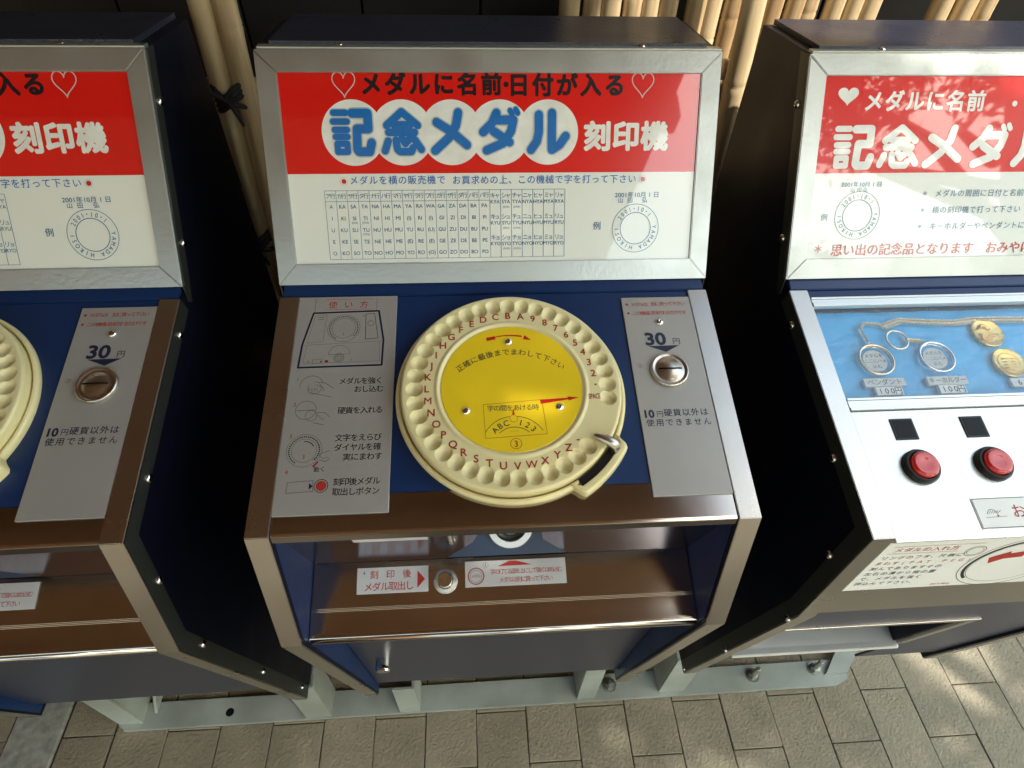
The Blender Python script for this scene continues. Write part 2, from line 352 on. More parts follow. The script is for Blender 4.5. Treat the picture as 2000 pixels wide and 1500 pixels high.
def shell(root, fo, kn, bo, interior='blue', lower_z=None):
    """cabinet, header box, side walls, trims shared by all the machines"""
    prof = [DT, fo, kn, bo]
    # side walls: navy outside; trims wrap the front edge
    for sx in (-1, 1):
        bm = bmesh.new(); a, b = sorted((sx * .2262, sx * .2474))
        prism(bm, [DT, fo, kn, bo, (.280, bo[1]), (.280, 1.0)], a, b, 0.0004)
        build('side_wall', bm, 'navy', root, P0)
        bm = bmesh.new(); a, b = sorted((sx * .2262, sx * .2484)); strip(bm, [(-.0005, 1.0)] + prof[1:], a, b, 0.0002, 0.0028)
        build('front_trim', bm, 'trim', root, P0)
        bm = bmesh.new(); a, b = sorted((sx * .2475, sx * .2487)); strip(bm, [(-.0005, 1.0)] + prof[1:], a, b, -0.020, 0.0001, 0)
        build('side_flange', bm, 'dark_steel', root, P0)
        for (y, z) in ((-.035, .977), (-.197, .932), (-.266, .850), (-.279, .709), (-.236, .480), (-.190, .252)):
            screw(root, (sx * .2487, y + .001, z), (sx, 0, 0))
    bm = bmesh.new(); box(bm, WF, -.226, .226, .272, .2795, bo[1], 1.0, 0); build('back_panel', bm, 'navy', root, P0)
    # header
    U = (.262, .985)
    for sx in (-1, 1):
        bm = bmesh.new(); a, b = sorted((sx * .236, sx * .2488))
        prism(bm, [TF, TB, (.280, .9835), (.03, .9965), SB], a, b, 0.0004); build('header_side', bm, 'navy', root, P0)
        bm = bmesh.new(); a, b = sorted((sx * .2489, sx * .2500))
        es = (SB[0] - TF[0], SB[1] - TF[1]); L = math.hypot(*es); ey, ez = es[0] / L, es[1] / L; ny, nz = -ez, ey
        q = lambda s, n: (TF[0] + ey * s - ny * n * -1, TF[1] + ez * s + nz * n)
        inn = (-ez * -1, 0)
        pts = [(TF[0], TF[1]), (TF[0] + ey * L * 1.0, TF[1] + ez * L), (SB[0] - .004 + .0, SB[1] - .020), (SB[0] + .004, SB[1] - .026), (SB[0] + .0245, SB[1] + .004), (TF[0] + .0215, TF[1] - .0035)]
        prism(bm, pts, a, b, 0.0003); build('header_flange', bm, 'dark_steel', root, P0)
        for (y, z) in ((.127, 1.168), (.051, 1.040)): screw(root, (sx * .2500, y + .002, z), (sx, 0, 0))
    bm = bmesh.new(); f = fr_prof(TF, TB); box(bm, f, -.2358, .2358, .010, .139, -.006, 0.0, 0)
    build('header_top', bm, 'navy_crinkle', root, P0)
    bm = bmesh.new(); box(bm, WF, -.2358, .2358, .274, .2798, .99, 1.203, 0); build('header_back', bm, 'navy', root, P0)
    bm = bmesh.new(); f = fr_prof(SB, (.28, .9835)); box(bm, f, -.2358, .2358, .001, .262, .0005, .0045, 0); build('header_underside', bm, 'navy', root, P0)
    for x in (-.163, .163): screw(root, (x, TF[0] + .0095, TF[1] + .0012), (0, .09, 1), 0.9)
    # mitred sign frame
    f = fr_prof(TF, SB); Ls = .2448; i0, i1 = .0217, .2215; xi = .2285; g = .0002; rc = .004
    def rail(pts, nm):
        bm = bmesh.new()
        a = [bm.verts.new(f.p(x, s, -.004)) for x, s in pts]; b = [bm.verts.new(f.p(x, s, .0030)) for x, s in pts]; n = len(pts)
        fs = [bm.faces.new(a), bm.faces.new(b)] + [bm.faces.new((a[i], b[i], b[(i + 1) % n], a[(i + 1) % n])) for i in range(n)]
        bmesh.ops.recalc_face_normals(bm, faces=fs)
        es = [e for e in bm.edges if all(v in b for v in e.verts)]
        bmesh.ops.bevel(bm, geom=es, offset=.0009, segments=2, affect='EDGES'); build(nm, bm, 'hammer', root, P0, auto=.7)
    X = .2500
    rail([(-X + rc, 0), (X - g, 0), (xi - g, i0), (-xi + g, i0), (-X + g, .0012), (-X + rc * .4, .0004)], 'frame_rail')
    rail([(-X + g, Ls), (-xi + g, i1), (xi - g, i1), (X - g, Ls)], 'frame_rail')
    rail([(-X, g + .002), (-xi, i0 + g), (-xi, i1 - g), (-X, Ls - g)], 'frame_rail')
    rail([(X, g), (X, Ls - g), (xi, i1 - g), (xi, i0 + g)], 'frame_rail')
    bm = bmesh.new(); ft = fr_prof(TF, TB); box(bm, ft, -.2470, .2495, -.0004, .0105, -.003, .0012, .0006); build('frame_top_fold', bm, 'hammer', root, P0)
    # blue curb between sign and console
    bm = bmesh.new(); prism(bm, [(.0005, .9965), (.0008, 1.0022), (.0135, 1.0074), (.050, 1.0074), (.050, .9965)], -.2455, .2455, .0006); build('rear_curb', bm, 'blue', root, P0)
    return f

def sign_board(root, f):
    bm = bmesh.new(); box(bm, f, -.2284, .2284, .0218, .2214, -.004, 0.0, 0); b = build('sign_board', bm, 'sign_white', root, P0); return b
def ring_print(I, m, cx, cs):
    I.ring(m, cx, cs, .0272, .0006); I.ring(m, cx, cs, .0178, .0008)
    I.arc_text(m, '2001・10・1', cx, cs, .0222, math.radians(148), math.radians(44), .0072, off=.01, sx=.8)
    I.arc_text(m, 'YAMADA HIROSI', cx, cs, .0222, math.radians(4), math.radians(-178), .0066, off=.015, sx=.85)

def engraver():
    root = thing('engraving_machine', 'engraving machine with a whole yellow letter dial, between the two others', 'machine', (0, 0, BZ), 0)
    f = shell(root, FO, KN, BO)
    # ---- sign
    sb = sign_board(root, f)
    I = Ink(f, .00025)
    I.rect('sign_red', -.2284, .2284, .0219, .1238)
    I.n = .0005
    for cx in (-.160, .1640): I.stroke('ink_pink', heart_pts(cx, .0337, .0240, .0250), .0011, close=True)
    I.text('ink_black', 'メダルに名前', -.0668, .0330, .0232, adv=.0258, fat=.0010)
    I.disc('ink_black', .0135, .0330, .0028, 20)
    I.text('ink_black', '日付が入る', .0800, .0337, .0236, adv=.0264, fat=.0010)
    xs = [-.1538 + .0533 * k for k in range(5)]
    for k, x in enumerate(xs): I.disc('ink_white', x, .0817, .0337, 64, dn=.0001 + k * .00002)
    # shade outline of the big characters, then the blue body
    for k, (x, c) in enumerate(zip(xs, ('ki', 'nen', 'me', 'da', 'ru'))):
        kanji(I, 'ink_shade', c, x, .0812, .0440, .0440, .0122, dn=.0003); kanji(I, 'ink_blue', c, x, .0812, .0440, .0440, .0094, dn=.0006)
    I.text('ink_white', '刻印機', .1475, .0862, .0315, adv=.0325, fat=.0014)
    for x in (-.1678, .1686): I.disc('ink_white', x, .1317, .0042, 20, dn=.00004); I.ring('ink_pink', x, .1317, .0040, .0004, 24, dn=.0001); I.disc('ink_red', x, .1317, .0027, 20, dn=.0001)
    I.text('ink_blue', 'メダルを横の販売機で', -.1087, .1308, .0100, adv=.0107, off=.006)
    I.text('ink_blue', 'お買求めの上、この機械で字を打って下さい', .0565, .1312, .0100, adv=.0105, off=.006)
    # syllable table
    x0, x1, t0, t1 = -.1902, .0792, .1416, .2166; cw = (x1 - x0) / 22; hr = t0 + .0115
    lw = .0004
    for k in range(23): I.stroke('ink_dblue', [(x0 + k * cw, t0), (x0 + k * cw, t1)], lw * (1.0 if k < 16 else 1.3), cap=False)
    I.stroke('ink_dblue', [(x0, t0), (x1, t0)], lw, cap=False); I.stroke('ink_dblue', [(x0, t1), (x1, t1)], lw, cap=False); I.stroke('ink_dblue', [(x0, hr), (x0 + 15 * cw, hr)], lw, cap=False)
    heads = 'アカサタナハマヤラワガザダバパ'; cons = ['', 'K', 'S', 'T', 'N', 'H', 'M', 'Y', 'R', 'W', 'G', 'Z', 'D', 'B', 'P']
    for k in range(15):
        cx = x0 + (k + .5) * cw
        I.text('ink_dblue', heads[k] + '行', cx, t0 + .0058, .0062, adv=.0050)
        for r, v in enumerate('AIUEO'):
            s = hr + .0055 + r * .0128; t = cons[k] + v
            if (k == 7 and v in 'IE') or (k == 9 and v in 'IUEO'): t = '(' + v + ')'
            I.text('ink_dblue', t, cx, s, .0058, off=.008)
            if (k, v) == (2, 'I'): I.text('ink_dblue', '(SHI)', cx, s + .0048, .0032)
            if (k, v) == (3, 'I'): I.text('ink_dblue', '(CHI)', cx, s + .0048, .0032)
            if (k, v) == (3, 'U'): I.text('ink_dblue', '(TSU)', cx, s + .0048, .0032)
    for k, (h, c) in enumerate(zip('キシチニヒミリ', ('K', 'S', 'T', 'N', 'H', 'M', 'R'))):
        cx = x0 + (15.5 + k) * cw
        for r, (y, v) in enumerate(zip('ャュョ', 'AUO')):
            s = t0 + .0063 + r * .0232
            I.text('ink_dblue', h, cx - .0026, s, .0066, adv=1); I.text('ink_dblue', y, cx + .0024, s, .0062, adv=1)
            I.text('ink_dblue', c + 'Y' + v, cx, s + .0068, .0056, off=.008)
            if c in 'ST': I.text('ink_dblue', '(' + ('SH' if c == 'S' else 'CH') + v + ')', cx, s + .0125, .0030)
    I.text('ink_dblue', '例', .1172, .1827, .0095, adv=1, off=.01)
    I.text('ink_dblue', '2001年10月 1 日', .1625, .1486, .0068, w=.0505, off=.01)
    I.text('ink_dblue', '山', .1440, .1545, .0066, adv=1, off=.01); I.text('ink_dblue', '田', .1550, .1545, .0066, adv=1, off=.01); I.text('ink_dblue', '弘', .1720, .1545, .0066, adv=1, off=.01)
    ring_print(I, 'ink_dblue', .1625, .1860)
    I.done(sb)
    # ---- console
    f = fr_prof(DT, FO)
    bm = bmesh.new(); box(bm, f, -.2260, .2260, .0005, .2358, -.004, 0.0, .0003); build('console_panel', bm, 'blue', root, P0)
    bm = bmesh.new(); prism(bm, [(f.p(0, .2362).y, f.p(0, .2362).z), (f.p(0, .2732).y, f.p(0, .2732).z + .0003), (f.p(0, .2750).y - .0006, f.p(0, .2750).z - .0010), (f.p(0, .2750).y - .0016, f.p(0, .2750).z - .0095), (f.p(0, .2750).y + .006, f.p(0, .2750).z - .0095), (f.p(0, .2362).y, f.p(0, .2362).z - .006)], -.2258, .2258, .0005)
    build('steel_band', bm, 'polish', root, P0)
    # instruction plate
    bm = bmesh.new(); box(bm, f, -.2262, -.1156, .0006, .2560, .0003, .0021, .0006); pl = build('instruction_plate', bm, 'plate', root, P0)
    I = Ink(f, .0023)
    G, B_, R2 = 'pr_grey', 'pr_black', 'pr_red'
    I.text(R2, '使い方', -.1705, .0122, .0105, adv=.0175); I.stroke(R2, [(-.1960, .0042), (-.1440, .0046)], .0004); I.stroke(R2, [(-.1960, .0188), (-.1440, .0190)], .0004)
    I.stroke(G, [(-.2075, .0040), (-.2075, .0225)], .0004); I.stroke(G, [(-.1385, .0040), (-.1385, .0218)], .0004)
    I.stroke('pr_navy', [(-.2085, .0230), (-.1357, .0215), (-.1290, .0600), (-.1295, .0925), (-.2185, .0935), (-.2170, .0650)], .0020, close=True)
    I.stroke(G, [(-.2150, .0655), (-.1310, .0620)], .0003); I.stroke(G, [(-.2140, .0880), (-.2115, .0660)], .0003); I.stroke(G, [(-.1320, .0870), (-.1335, .0625)], .0003); I.stroke(G, [(-.2140, .0885), (-.1320, .0875)], .0003)
    I.stroke(G, [(-.2060, .0260), (-.1935, .0258), (-.1950, .0610), (-.2120, .0625)], .0003, close=True); I.stroke(B_, [(-.2030, .0290), (-.1960, .0290)], .0004); I.stroke(B_, [(-.2035, .0320), (-.1965, .0320)], .0004)
    I.stroke(B_, [(-.1500, .0255), (-.1405, .0252), (-.1350, .0580), (-.1490, .0590)], .0005, close=True); I.ring(G, -.1440, .0380, .0034, .0005, 20)
    I.ring(G, -.1735, .0440, .0178, .0004, 40); I.ring(G, -.1735, .0440, .0130, .0004, 40)
    for k in range(34): a = math.radians(-40 + k * 8.4); I.disc(B_, -.1735 + .0155 * math.cos(a), .0440 - .0155 * math.sin(a), .0007, 8)
    I.text(R2, '3', -.1735, .0520, .004); I.text(R2, '2', -.1525, .0275, .004)
    I.ring(G, -.1760, .0780, .0115, .0004, 24, 0, PI); I.stroke(G, [(-.1875, .0780), (-.1645, .0778)], .0004)
    for r in (.0020, .0038, .0055): I.ring(G, -.1760, .0820, r, .0005, 24)
    I.text(R2, '4', -.2085, .0862, .004); I.text(R2, '1', -.1625, .0852, .004); I.stroke(G, [(-.2040, .0842), (-.1935, .0842), (-.1935, .0885), (-.2040, .0887)], .0004, close=True); I.disc(R2, -.1890, .0864, .0019, 12); I.poly(B_, [(-.1955, .0852), (-.1955, .0878), (-.1940, .0865)])
    for n_, s in (('1', .1078), ('2', .1375), ('3', .1735), ('4', .2118)): I.text(R2, n_, -.2170, s, .0062)
    I.text(B_, 'メダルを強く', -.1505, .1115, .0084, adv=.0077, off=.01); I.text(B_, 'おし込む', -.1416, .1215, .0084, adv=.0077, off=.01)
    I.text(B_, '硬貨を入れる', -.1490, .1462, .0086, adv=.0077, off=.01)
    I.text(B_, '文字をえらび', -.1491, .1770, .0084, adv=.0078, off=.01); I.text(B_, 'ダイヤルを確', -.1491, .1875, .0084, adv=.0078, off=.01); I.text(B_, '実にまわす', -.1435, .1980, .0084, adv=.0078, off=.01)
    I.text(B_, '刻印後メダル', -.1476, .2238, .0084, adv=.0076, off=.01); I.text(B_, '取出しボタン', -.1478, .2340, .0084, adv=.0076, off=.01)
    I.text(B_, '動く', -.1850, .2100, .0060, adv=.006)
    # line drawings: medal pushed in, coin, dial, button
    I.ring(G, -.2020, .1160, .0120, .0005, 24, math.radians(20), math.radians(190)); I.ring(G, -.1985, .1190, .0070, .0005, 20, PI * .8, 2.3 * PI)
    I.stroke(G, [(-.1990, .1115), (-.1880, .1130), (-.1780, .1200)], .0005); I.stroke(G, [(-.2020, .1240), (-.1930, .1265), (-.1800, .1300)], .0005); I.stroke(G, [(-.1975, .1150), (-.1900, .1180), (-.1885, .1230)], .0005)
    for k in range(7): I.stroke(G, [(-.2050 + k * .0016, .1190), (-.2045 + k * .0016, .1230)], .0003)
    I.ring(G, -.2050, .1445, .0105, .0005, 32); I.stroke(G, [(-.2140, .1450), (-.1960, .1445)], .0006); I.ring(G, -.1990, .1510, .0060, .0005, 24); I.stroke(G, [(-.1930, .1475), (-.1850, .1480), (-.1800, .1530)], .0005); I.stroke(G, [(-.1960, .1590), (-.1850, .1620)], .0005); I.stroke(G, [(-.1925, .1500), (-.1890, .1545), (-.1850, .1560)], .0004)
    I.ring(G, -.2020, .1895, .0175, .0004, 40); I.ring(G, -.2020, .1895, .0125, .0004, 40)
    for k in range(34): a = math.radians(-40 + k * 8.4); I.disc(B_, -.2020 + .0150 * math.cos(a), .1895 - .0150 * math.sin(a), .0008, 8)
    I.ring(B_, -.2020, .1895, .0098, .0009, 14, math.radians(25), math.radians(95)); I.text(R2, '3', -.2020, .1960, .006); I.poly(R2, [(-.1875, .2010), (-.1930, .2070), (-.1905, .2075), (-.1868, .2025)])
    I.stroke(G, [(-.1930, .2000), (-.1850, .1930), (-.1770, .1905)], .0005); I.stroke(G, [(-.1860, .2000), (-.1800, .2020), (-.1760, .1985)], .0005); I.stroke(G, [(-.1865, .1950), (-.1835, .1985), (-.1780, .1975)], .0004)
    I.stroke(G, [(-.2145, .2225), (-.1900, .2215), (-.1895, .2325), (-.2150, .2335)], .0005, close=True); I.poly(B_, [(-.1935, .2240), (-.1935, .2305), (-.1900, .2272)])
    I.disc(R2, -.1820, .2272, .0050, 24); I.ring(B_, -.1820, .2272, .0066, .0006, 32)
    I.done(pl)
    # coin plate
    bm = bmesh.new(); box(bm, f, .1446, .2258, .0096, .2508, .0003, .0021, .0006); cp = build('coin_plate', bm, 'plate', root, P0)
    I = Ink(f, .0023)
    I.disc(R2, .1505, .0197, .0016, 14); I.disc(R2, .1505, .0320, .0016, 14)
    I.text(R2, 'メダルは 別に買って下さい', .1868, .0197, .0062, adv=.0049); I.text(R2, 'この機械は刻印するだけです', .1868, .0322, .0062, adv=.0049)
    I.text('pr_navy', '30', .1765, .0672, .0225, off=.045, w=.0225); I.text('pr_navy', '円', .2000, .0712, .0095, adv=1)
    I.poly('pr_navy', [(.1665, .0770), (.2022, .0765), (.1862, .0850)])
    I.ring(G, .1535, .1020, .0026, .0003, 20); I.text(R2, '2', .1535, .1020, .0045)
    I.text('pr_navy', '10', .1548, .1606, .0125, off=.05); I.text('pr_navy', '円', .1660, .1612, .0078, adv=1); I.text('pr_navy', '硬貨以外は', .1945, .1602, .0092, adv=.0098, off=.008)
    I.text('pr_navy', '使用できません', .1848, .1713, .0090, adv=.0102, off=.004)
    I.done(cp)
    screw(cp, f.p(.185, .0449, .0021), f.en, 1.0, (0, 0, 0))
    # coin slot: domed escutcheon
    bm = bmesh.new(); lathe(bm, f, .1852, .1090, [(.0212, .0021), (.0210, .0052), (.0200, .0066), (.0188, .0066), (.0176, .0052), (.0160, .0048), (.0130, .0064), (.0080, .0088), (0, .0096)], 48)
    cs_ = build('coin_slot', bm, 'trim', root, P0, smooth=True)
    I = Ink(f, .0098)
    V = [(.1852 - .0130 + .026 * i / 12, .1090 + .0013 * math.sin(PI * i / 12)) for i in range(13)]
    bm = bmesh.new()
    def dome(x, s): r = math.hypot(x - .1852, s - .1090); return .0066 + .0032 * max(0, 1 - (r / .0135) ** 2) if r < .0135 else .0064
    for i in range(12):
        a, b = V[i], V[i + 1]
        q = [bm.verts.new(f.p(x, s, dome(x, s) + .0004)) for x, s in ((a[0], a[1] - .0009), (b[0], b[1] - .0009), (b[0], b[1] + .0009), (a[0], a[1] + .0009))]; bm.faces.new(q)
    build('coin_slit', bm, 'black', cs_)
    # ---- dial
    CX, CS = .0092, .1325
    bm = bmesh.new()
    prof = [(.1215, .0002), (.1222, .0035), (.1215, .0072), (.1195, .0092), (.1178, .0090), (.1168, .0070), (.1165, .0030), (.02, .0030)]
    lathe(bm, f, CX, CS, prof, 128)
    db_ = build('dial_base', bm, 'cream', root, P0, smooth=True)
    # ear that holds the finger stop
    bm = bmesh.new(); a0, a1 = math.radians(-63), math.radians(-27); n = 28
    def earr(t):  # outer radius
        e = min(1, min(t, 1 - t) / .10); e = e * e * (3 - 2 * e); return .1205 + .0135 * e
    def rings(rad, hh): return [[bm.verts.new(f.p(CX + r * math.cos(a0 + (a1 - a0) * i / n), CS - r * math.sin(a0 + (a1 - a0) * i / n), h)) for r, h in rad(i / n)] for i in range(n + 1)]
    rr = rings(lambda t: [(.1195, .0005), (.1195, .0060), (earr(t) - .0090 if earr(t) > .1296 else .1198, .0060), (earr(t) - .0084 if earr(t) > .1296 else .1200, .0112), (earr(t) - .003, .0122), (earr(t) - .0008, .0112), (earr(t), .0085), (earr(t) + .0006, .0003)], 0)
    for A, B in zip(rr, rr[1:]):
        for k in range(7): bm.faces.new((A[k], A[k + 1], B[k + 1], B[k]))
    bm.faces.new(rr[0]); bm.faces.new(rr[-1][::-1])
    build('stop_housing', bm, 'cream', db_, auto=.9)
    bm = bmesh.new()
    for i in range(17):
        pass
    A = []
    for i in range(17):
        a = math.radians(-59 + 27 * i / 16); A.append([bm.verts.new(f.p(CX + r * math.cos(a), CS - r * math.sin(a), .0098)) for r in (.1172, .1252)])
    for a, b in zip(A, A[1:]): bm.faces.new((a[0], a[1], b[1], b[0]))
    build('stop_slot', bm, 'black', db_)
    # rotating dial with 37 finger scoops
    bm = bmesh.new(); NA = 37 * 20; step = math.radians(9.04); A0 = math.radians(-9.5); RH = .1008; rs = .0096; H0 = .0205
    rad = [0, .03, .0700, .0745, .0762, .0775, .0790, .0805, .0820, .086, .0895] + [.0905 + .0007 * i for i in range(30)] + [.1120, .1130, .1140, .1148, .1153, .1155]
    def hgt(r, a):
        if r < .0745: h = H0 - .0012
        elif r < .0805: t = (r - .0745) / .006; h = H0 - .0012 + .0022 * math.sin(PI * min(1, t * 1.0)) + .0012 * t
        elif r > .1125: t = min(1, (r - .1125) / .003); h = H0 - .0040 * (1 - math.sqrt(max(0, 1 - t * t)))
        else: h = H0
        k = round((a - A0) / step); k = 0 if abs(a - A0 - 2 * PI) < step else k
        if 0 <= k <= 36 and r > .088:
            ah = A0 + k * step; dx = r * math.cos(a) - RH * math.cos(ah); dy = r * math.sin(a) - RH * math.sin(ah)
            # scoop deepest towards the outside
            ux, uy = math.cos(ah), math.sin(ah); dr = (dx * ux + dy * uy); dt = -dx * uy + dy * ux
            q = math.hypot(dr / .0087, dt / .0079)
            if q < 1: h -= .0062 * (1 - q * q) ** .62
        return h
    R3 = []
    for r in rad:
        if r == 0: R3.append([bm.verts.new(f.p(CX, CS, hgt(0, 0)))]); continue
        row = []
        for i in range(NA):
            a = A0 + (2 * PI * i / NA)
            aa = a
            row.append(bm.verts.new(f.p(CX + r * math.cos(a), CS - r * math.sin(a), hgt(r, aa))))
        R3.append(row)
    for r, h in ((.1155, .0140), (.1155, .0035)): R3.append([bm.verts.new(f.p(CX + r * math.cos(A0 + 2 * PI * i / NA), CS - r * math.sin(A0 + 2 * PI * i / NA), h)) for i in range(NA)])
    for A, B in zip(R3, R3[1:]):
        for i in range(NA):
            j = (i + 1) % NA
            if len(A) == 1: bm.faces.new((A[0], B[i], B[j]))
            else: bm.faces.new((A[i], A[j], B[j], B[i]))
    dl = build('dial', bm, 'cream', root, P0, smooth=True)
    I = Ink(f, H0 + .0002)
    seq = ['SPACE', '・'] + list('23456789ABCDEFGHIJKLMNOPQRSTUVWXYZ') + ['-']
    for k, ch in enumerate(seq):
        a = A0 + k * step; rl = .0880 - (.001 if ch == 'SPACE' else 0); x, s = CX + rl * math.cos(a), CS - rl * math.sin(a)
        if ch == 'SPACE': I.text('letter', ch, x - .0005, s, .0085, ang=0, w=.0125, off=.02)
        elif ch == '・': I.disc('letter', x, s, .0012, 12)
        else: I.text('letter', ch, x, s, .0112, adv=1, ang=0, off=.016 if ch in 'MW' else .028)
    I.done(dl)
    # yellow face
    bm = bmesh.new(); YN = H0 - .0008; lathe(bm, f, CX, CS, [(.0738, YN - .001), (.0738, YN), (.0733, YN + .0004), (0, YN + .0004)], 96)
    yf = build('dial_face', bm, 'yellow', dl, auto=.5)
    I = Ink(f, YN + .0006)
    # arrows
    def band(m, pts, w0, w1):
        n = len(pts)
        for i in range(n - 1):
            a, b = pts[i], pts[i + 1]; L = math.hypot(b[0] - a[0], b[1] - a[1]); ux, uy = -(b[1] - a[1]) / L, (b[0] - a[0]) / L
            wa, wb = w0 + (w1 - w0) * i / (n - 1), w0 + (w1 - w0) * (i + 1) / (n - 1)
            I.poly(m, [(a[0] + ux * wa / 2, a[1] + uy * wa / 2), (a[0] - ux * wa / 2, a[1] - uy * wa / 2), (b[0] - ux * wb / 2, b[1] - uy * wb / 2), (b[0] + ux * wb / 2, b[1] + uy * wb / 2)])
    XC, YC = CX, CS
    arc = [(XC + .0625 * math.cos(math.radians(a)), YC - .0625 * math.sin(math.radians(a))) for a in range(104, 71, -3)]
    band('ink_red', [(XC - .0245, YC - .0580), (XC - .0150, YC - .0600)], .0042, .0042); band('ink_red', arc[:-1], .0012, .0020)
    I.poly('ink_red', [(XC + .0170, YC - .0625), (XC + .0240, YC - .0560), (XC + .0150, YC - .0572)])
    band('ink_red', [(XC + .0285, YC + .0190), (XC + .0600, YC + .0160)], .0050, .0018); I.poly('ink_red', [(XC + .0570, YC + .0138), (XC + .0690, YC + .0150), (XC + .0580, YC + .0185)])
    txt = '正確に最後までまわして下さい'
    for i, ch in enumerate(txt):
        a = math.radians(128 - 76 * i / (len(txt) - 1)); r = .0870
        I.text('pr_black', ch, XC + .000 + r * math.cos(a), YC + .0455 - r * math.sin(a), .0086, adv=1, ang=a - PI / 2, off=.004)
    K = 'letter'
    I.stroke(K, [(XC - .0305, YC + .0205), (XC + .0300, YC + .0165), (XC + .0330, YC + .0550), (XC - .0290, YC + .0580)], .0004, close=True)
    I.text('pr_black', '字の間をあける時', XC, YC + .0250, .0074, adv=.0066)
    I.poly('ink_red', [(XC - .0008, YC + .0275), (XC + .0008, YC + .0275), (XC + .0008, YC + .0310), (XC + .0018, YC + .0310), (XC, YC + .0338), (XC - .0018, YC + .0310), (XC - .0008, YC + .0310)])
    I.ring(K, XC, YC + .0370, .0040, .0004, 24)
    I.ring('pr_black', XC, YC + .0680, .0335, .0006, 24, math.radians(30), math.radians(84)); I.ring('pr_black', XC, YC + .0680, .0335, .0006, 24, math.radians(97), math.radians(150)); I.ring('pr_black', XC, YC + .0680, .0215, .0006, 24, math.radians(45), math.radians(135))
    I.arc_text('pr_black', 'ABC', XC, YC + .0680, .0272, math.radians(136), math.radians(107), .0088, off=.01); I.arc_text('pr_black', '123', XC, YC + .0680, .0272, math.radians(75), math.radians(44), .0088, off=.01)
    for dx in (-.003, 0, .003): I.stroke(K, [(XC + dx - .0008, YC + .0510), (XC + dx + .0008, YC + .0510)], .0003)
    I.ring('letter', XC + .0010, YC + .0645, .0056, .0005, 32); I.text('letter', '3', XC + .0010, YC + .0645, .0095, off=.01)
    I.done(yf)
    for dx, ds in ((-.0010, -.0545), (-.0480, .0270), (.0480, .0255)): screw(dl, f.p(CX + dx, CS + ds, YN), f.en, 0.95, (0, 0, 0))
    # finger stop: chrome claw reaching over the dial
    bm = bmesh.new()
    fs_pts = []
    for t, (r, a, h, w_) in enumerate(((.1235, -35.0, .0090, .0040), (.1230, -35.0, .0175, .0050), (.1212, -35.1, .0228, .0057), (.1175, -35.4, .0248, .0058), (.1120, -36.0, .0254, .0048), (.1060, -36.6, .0256, .0038), (.1005, -37.2, .0254, .0030), (.0985, -37.4, .0252, .0013))):
        a = math.radians(a); fs_pts.append((f.p(CX + r * math.cos(a), CS - r * math.sin(a), h), w_))
    tube(bm, [p for p, _ in fs_pts], [w_ for _, w_ in fs_pts], 14); build('finger_stop', bm, 'trim', root, P0, smooth=True)
    # ---- recess under the console
    bm = bmesh.new()
    for sx in (-1, 1): box(bm, Fr((sx * .2258, 0, 0), (0, 1, 0), (0, 0, 1)), -.26, -.17, .60, .915, -.0005, .0005, 0)
    bm.free()
    fb = fr_prof((-.247, .882), (-.215, .773))
    bm = bmesh.new()
    for pts in ([(-.2258, -.048), (-.024, -.048), (-.036, .030), (-.070, .1134), (-.2258, .1134)], [(.2258, -.048), (.030, -.048), (.040, .030), (.078, .1134), (.2258, .1134)]):
        a = [bm.verts.new(fb.p(x, q, 0)) for x, q in pts]; b = [bm.verts.new(fb.p(x, q, -.003)) for x, q in pts]; n = len(pts)
        bm.faces.new(a); bm.faces.new(b)
        for i in range(n): bm.faces.new((a[i], b[i], b[(i + 1) % n], a[(i + 1) % n]))
    build('recess_back', bm, 'recess_steel', root, P0)
    for sx in (-1, 1):
        bm = bmesh.new(); a, b = sorted((sx * .2252, sx * .2258)); prism(bm, [(-.262, .918), (-.2985, .763), (-.1925, .214), (-.15, .214), (-.15, .918)], a, b); build('recess_side', bm, 'blue', root, P0)
    ft = fr_prof((-.215, .773), (-.288, .745))
    bm = bmesh.new()
    prof_ = [(-.215, .773), (-.2595, .7560), (-.2605, .7580), (-.2640, .7567), (-.2650, .7540), (-.2860, .7460), (-.2905, .7455), (-.2935, .7425), (-.2940, .7380), (-.2915, .7345), (-.2880, .7340), (-.284, .7370), (-.215, .768)]
    prism(bm, prof_, -.2240, .2240); bmesh.ops.bevel(bm, geom=[e for e in bm.edges if abs(e.verts[0].co.x - e.verts[1].co.x) > .1], offset=.0009, segments=2, affect='EDGES')
    build('tray', bm, 'polish', root, P0, auto=.8)
    bm = bmesh.new(); tube(bm, [(-.2235, -.2905, .7385), (.2235, -.2905, .7385)], .0055, 16); build('tray_lip', bm, 'polish', root, P0, smooth=True)
    # sloping press face in a niche, with the ring that takes the medal
    fh = fr_prof((-.145, .843), (-.2150, .7735))
    bm = bmesh.new()
    Q = [fh.p(-.085, -.03), fh.p(.093, -.03), fh.p(.093, .0980), fh.p(-.085, .0980)]
    v = [bm.verts.new(p) for p in Q]; v2 = [bm.verts.new(p - fh.en * .004) for p in Q]
    bm.faces.new(v); bm.faces.new(v2)
    for i in range(4): bm.faces.new((v[i], v2[i], v2[(i + 1) % 4], v[(i + 1) % 4]))
    for sg, e in ((-1, [(-.0705, .1130), (-.0365, .030), (-.0245, -.048)]), (1, [(.0785, .1130), (.0405, .030), (.0305, -.048)])):
        E_ = [bm.verts.new(fb.p(x, q, -.0002)) for x, q in e]; B_2 = [bm.verts.new(p) for p in (fh.p(-.066 if sg < 0 else .073, .0965), fh.p(-.040 if sg < 0 else .046, .03), fh.p(-.034 if sg < 0 else .040, -.02))]
        bm.faces.new((E_[0], E_[1], B_2[1], B_2[0])); bm.faces.new((E_[1], E_[2], B_2[2], B_2[1]))
    ph = build('press_housing', bm, 'housing', root, P0)
    cR = .0600
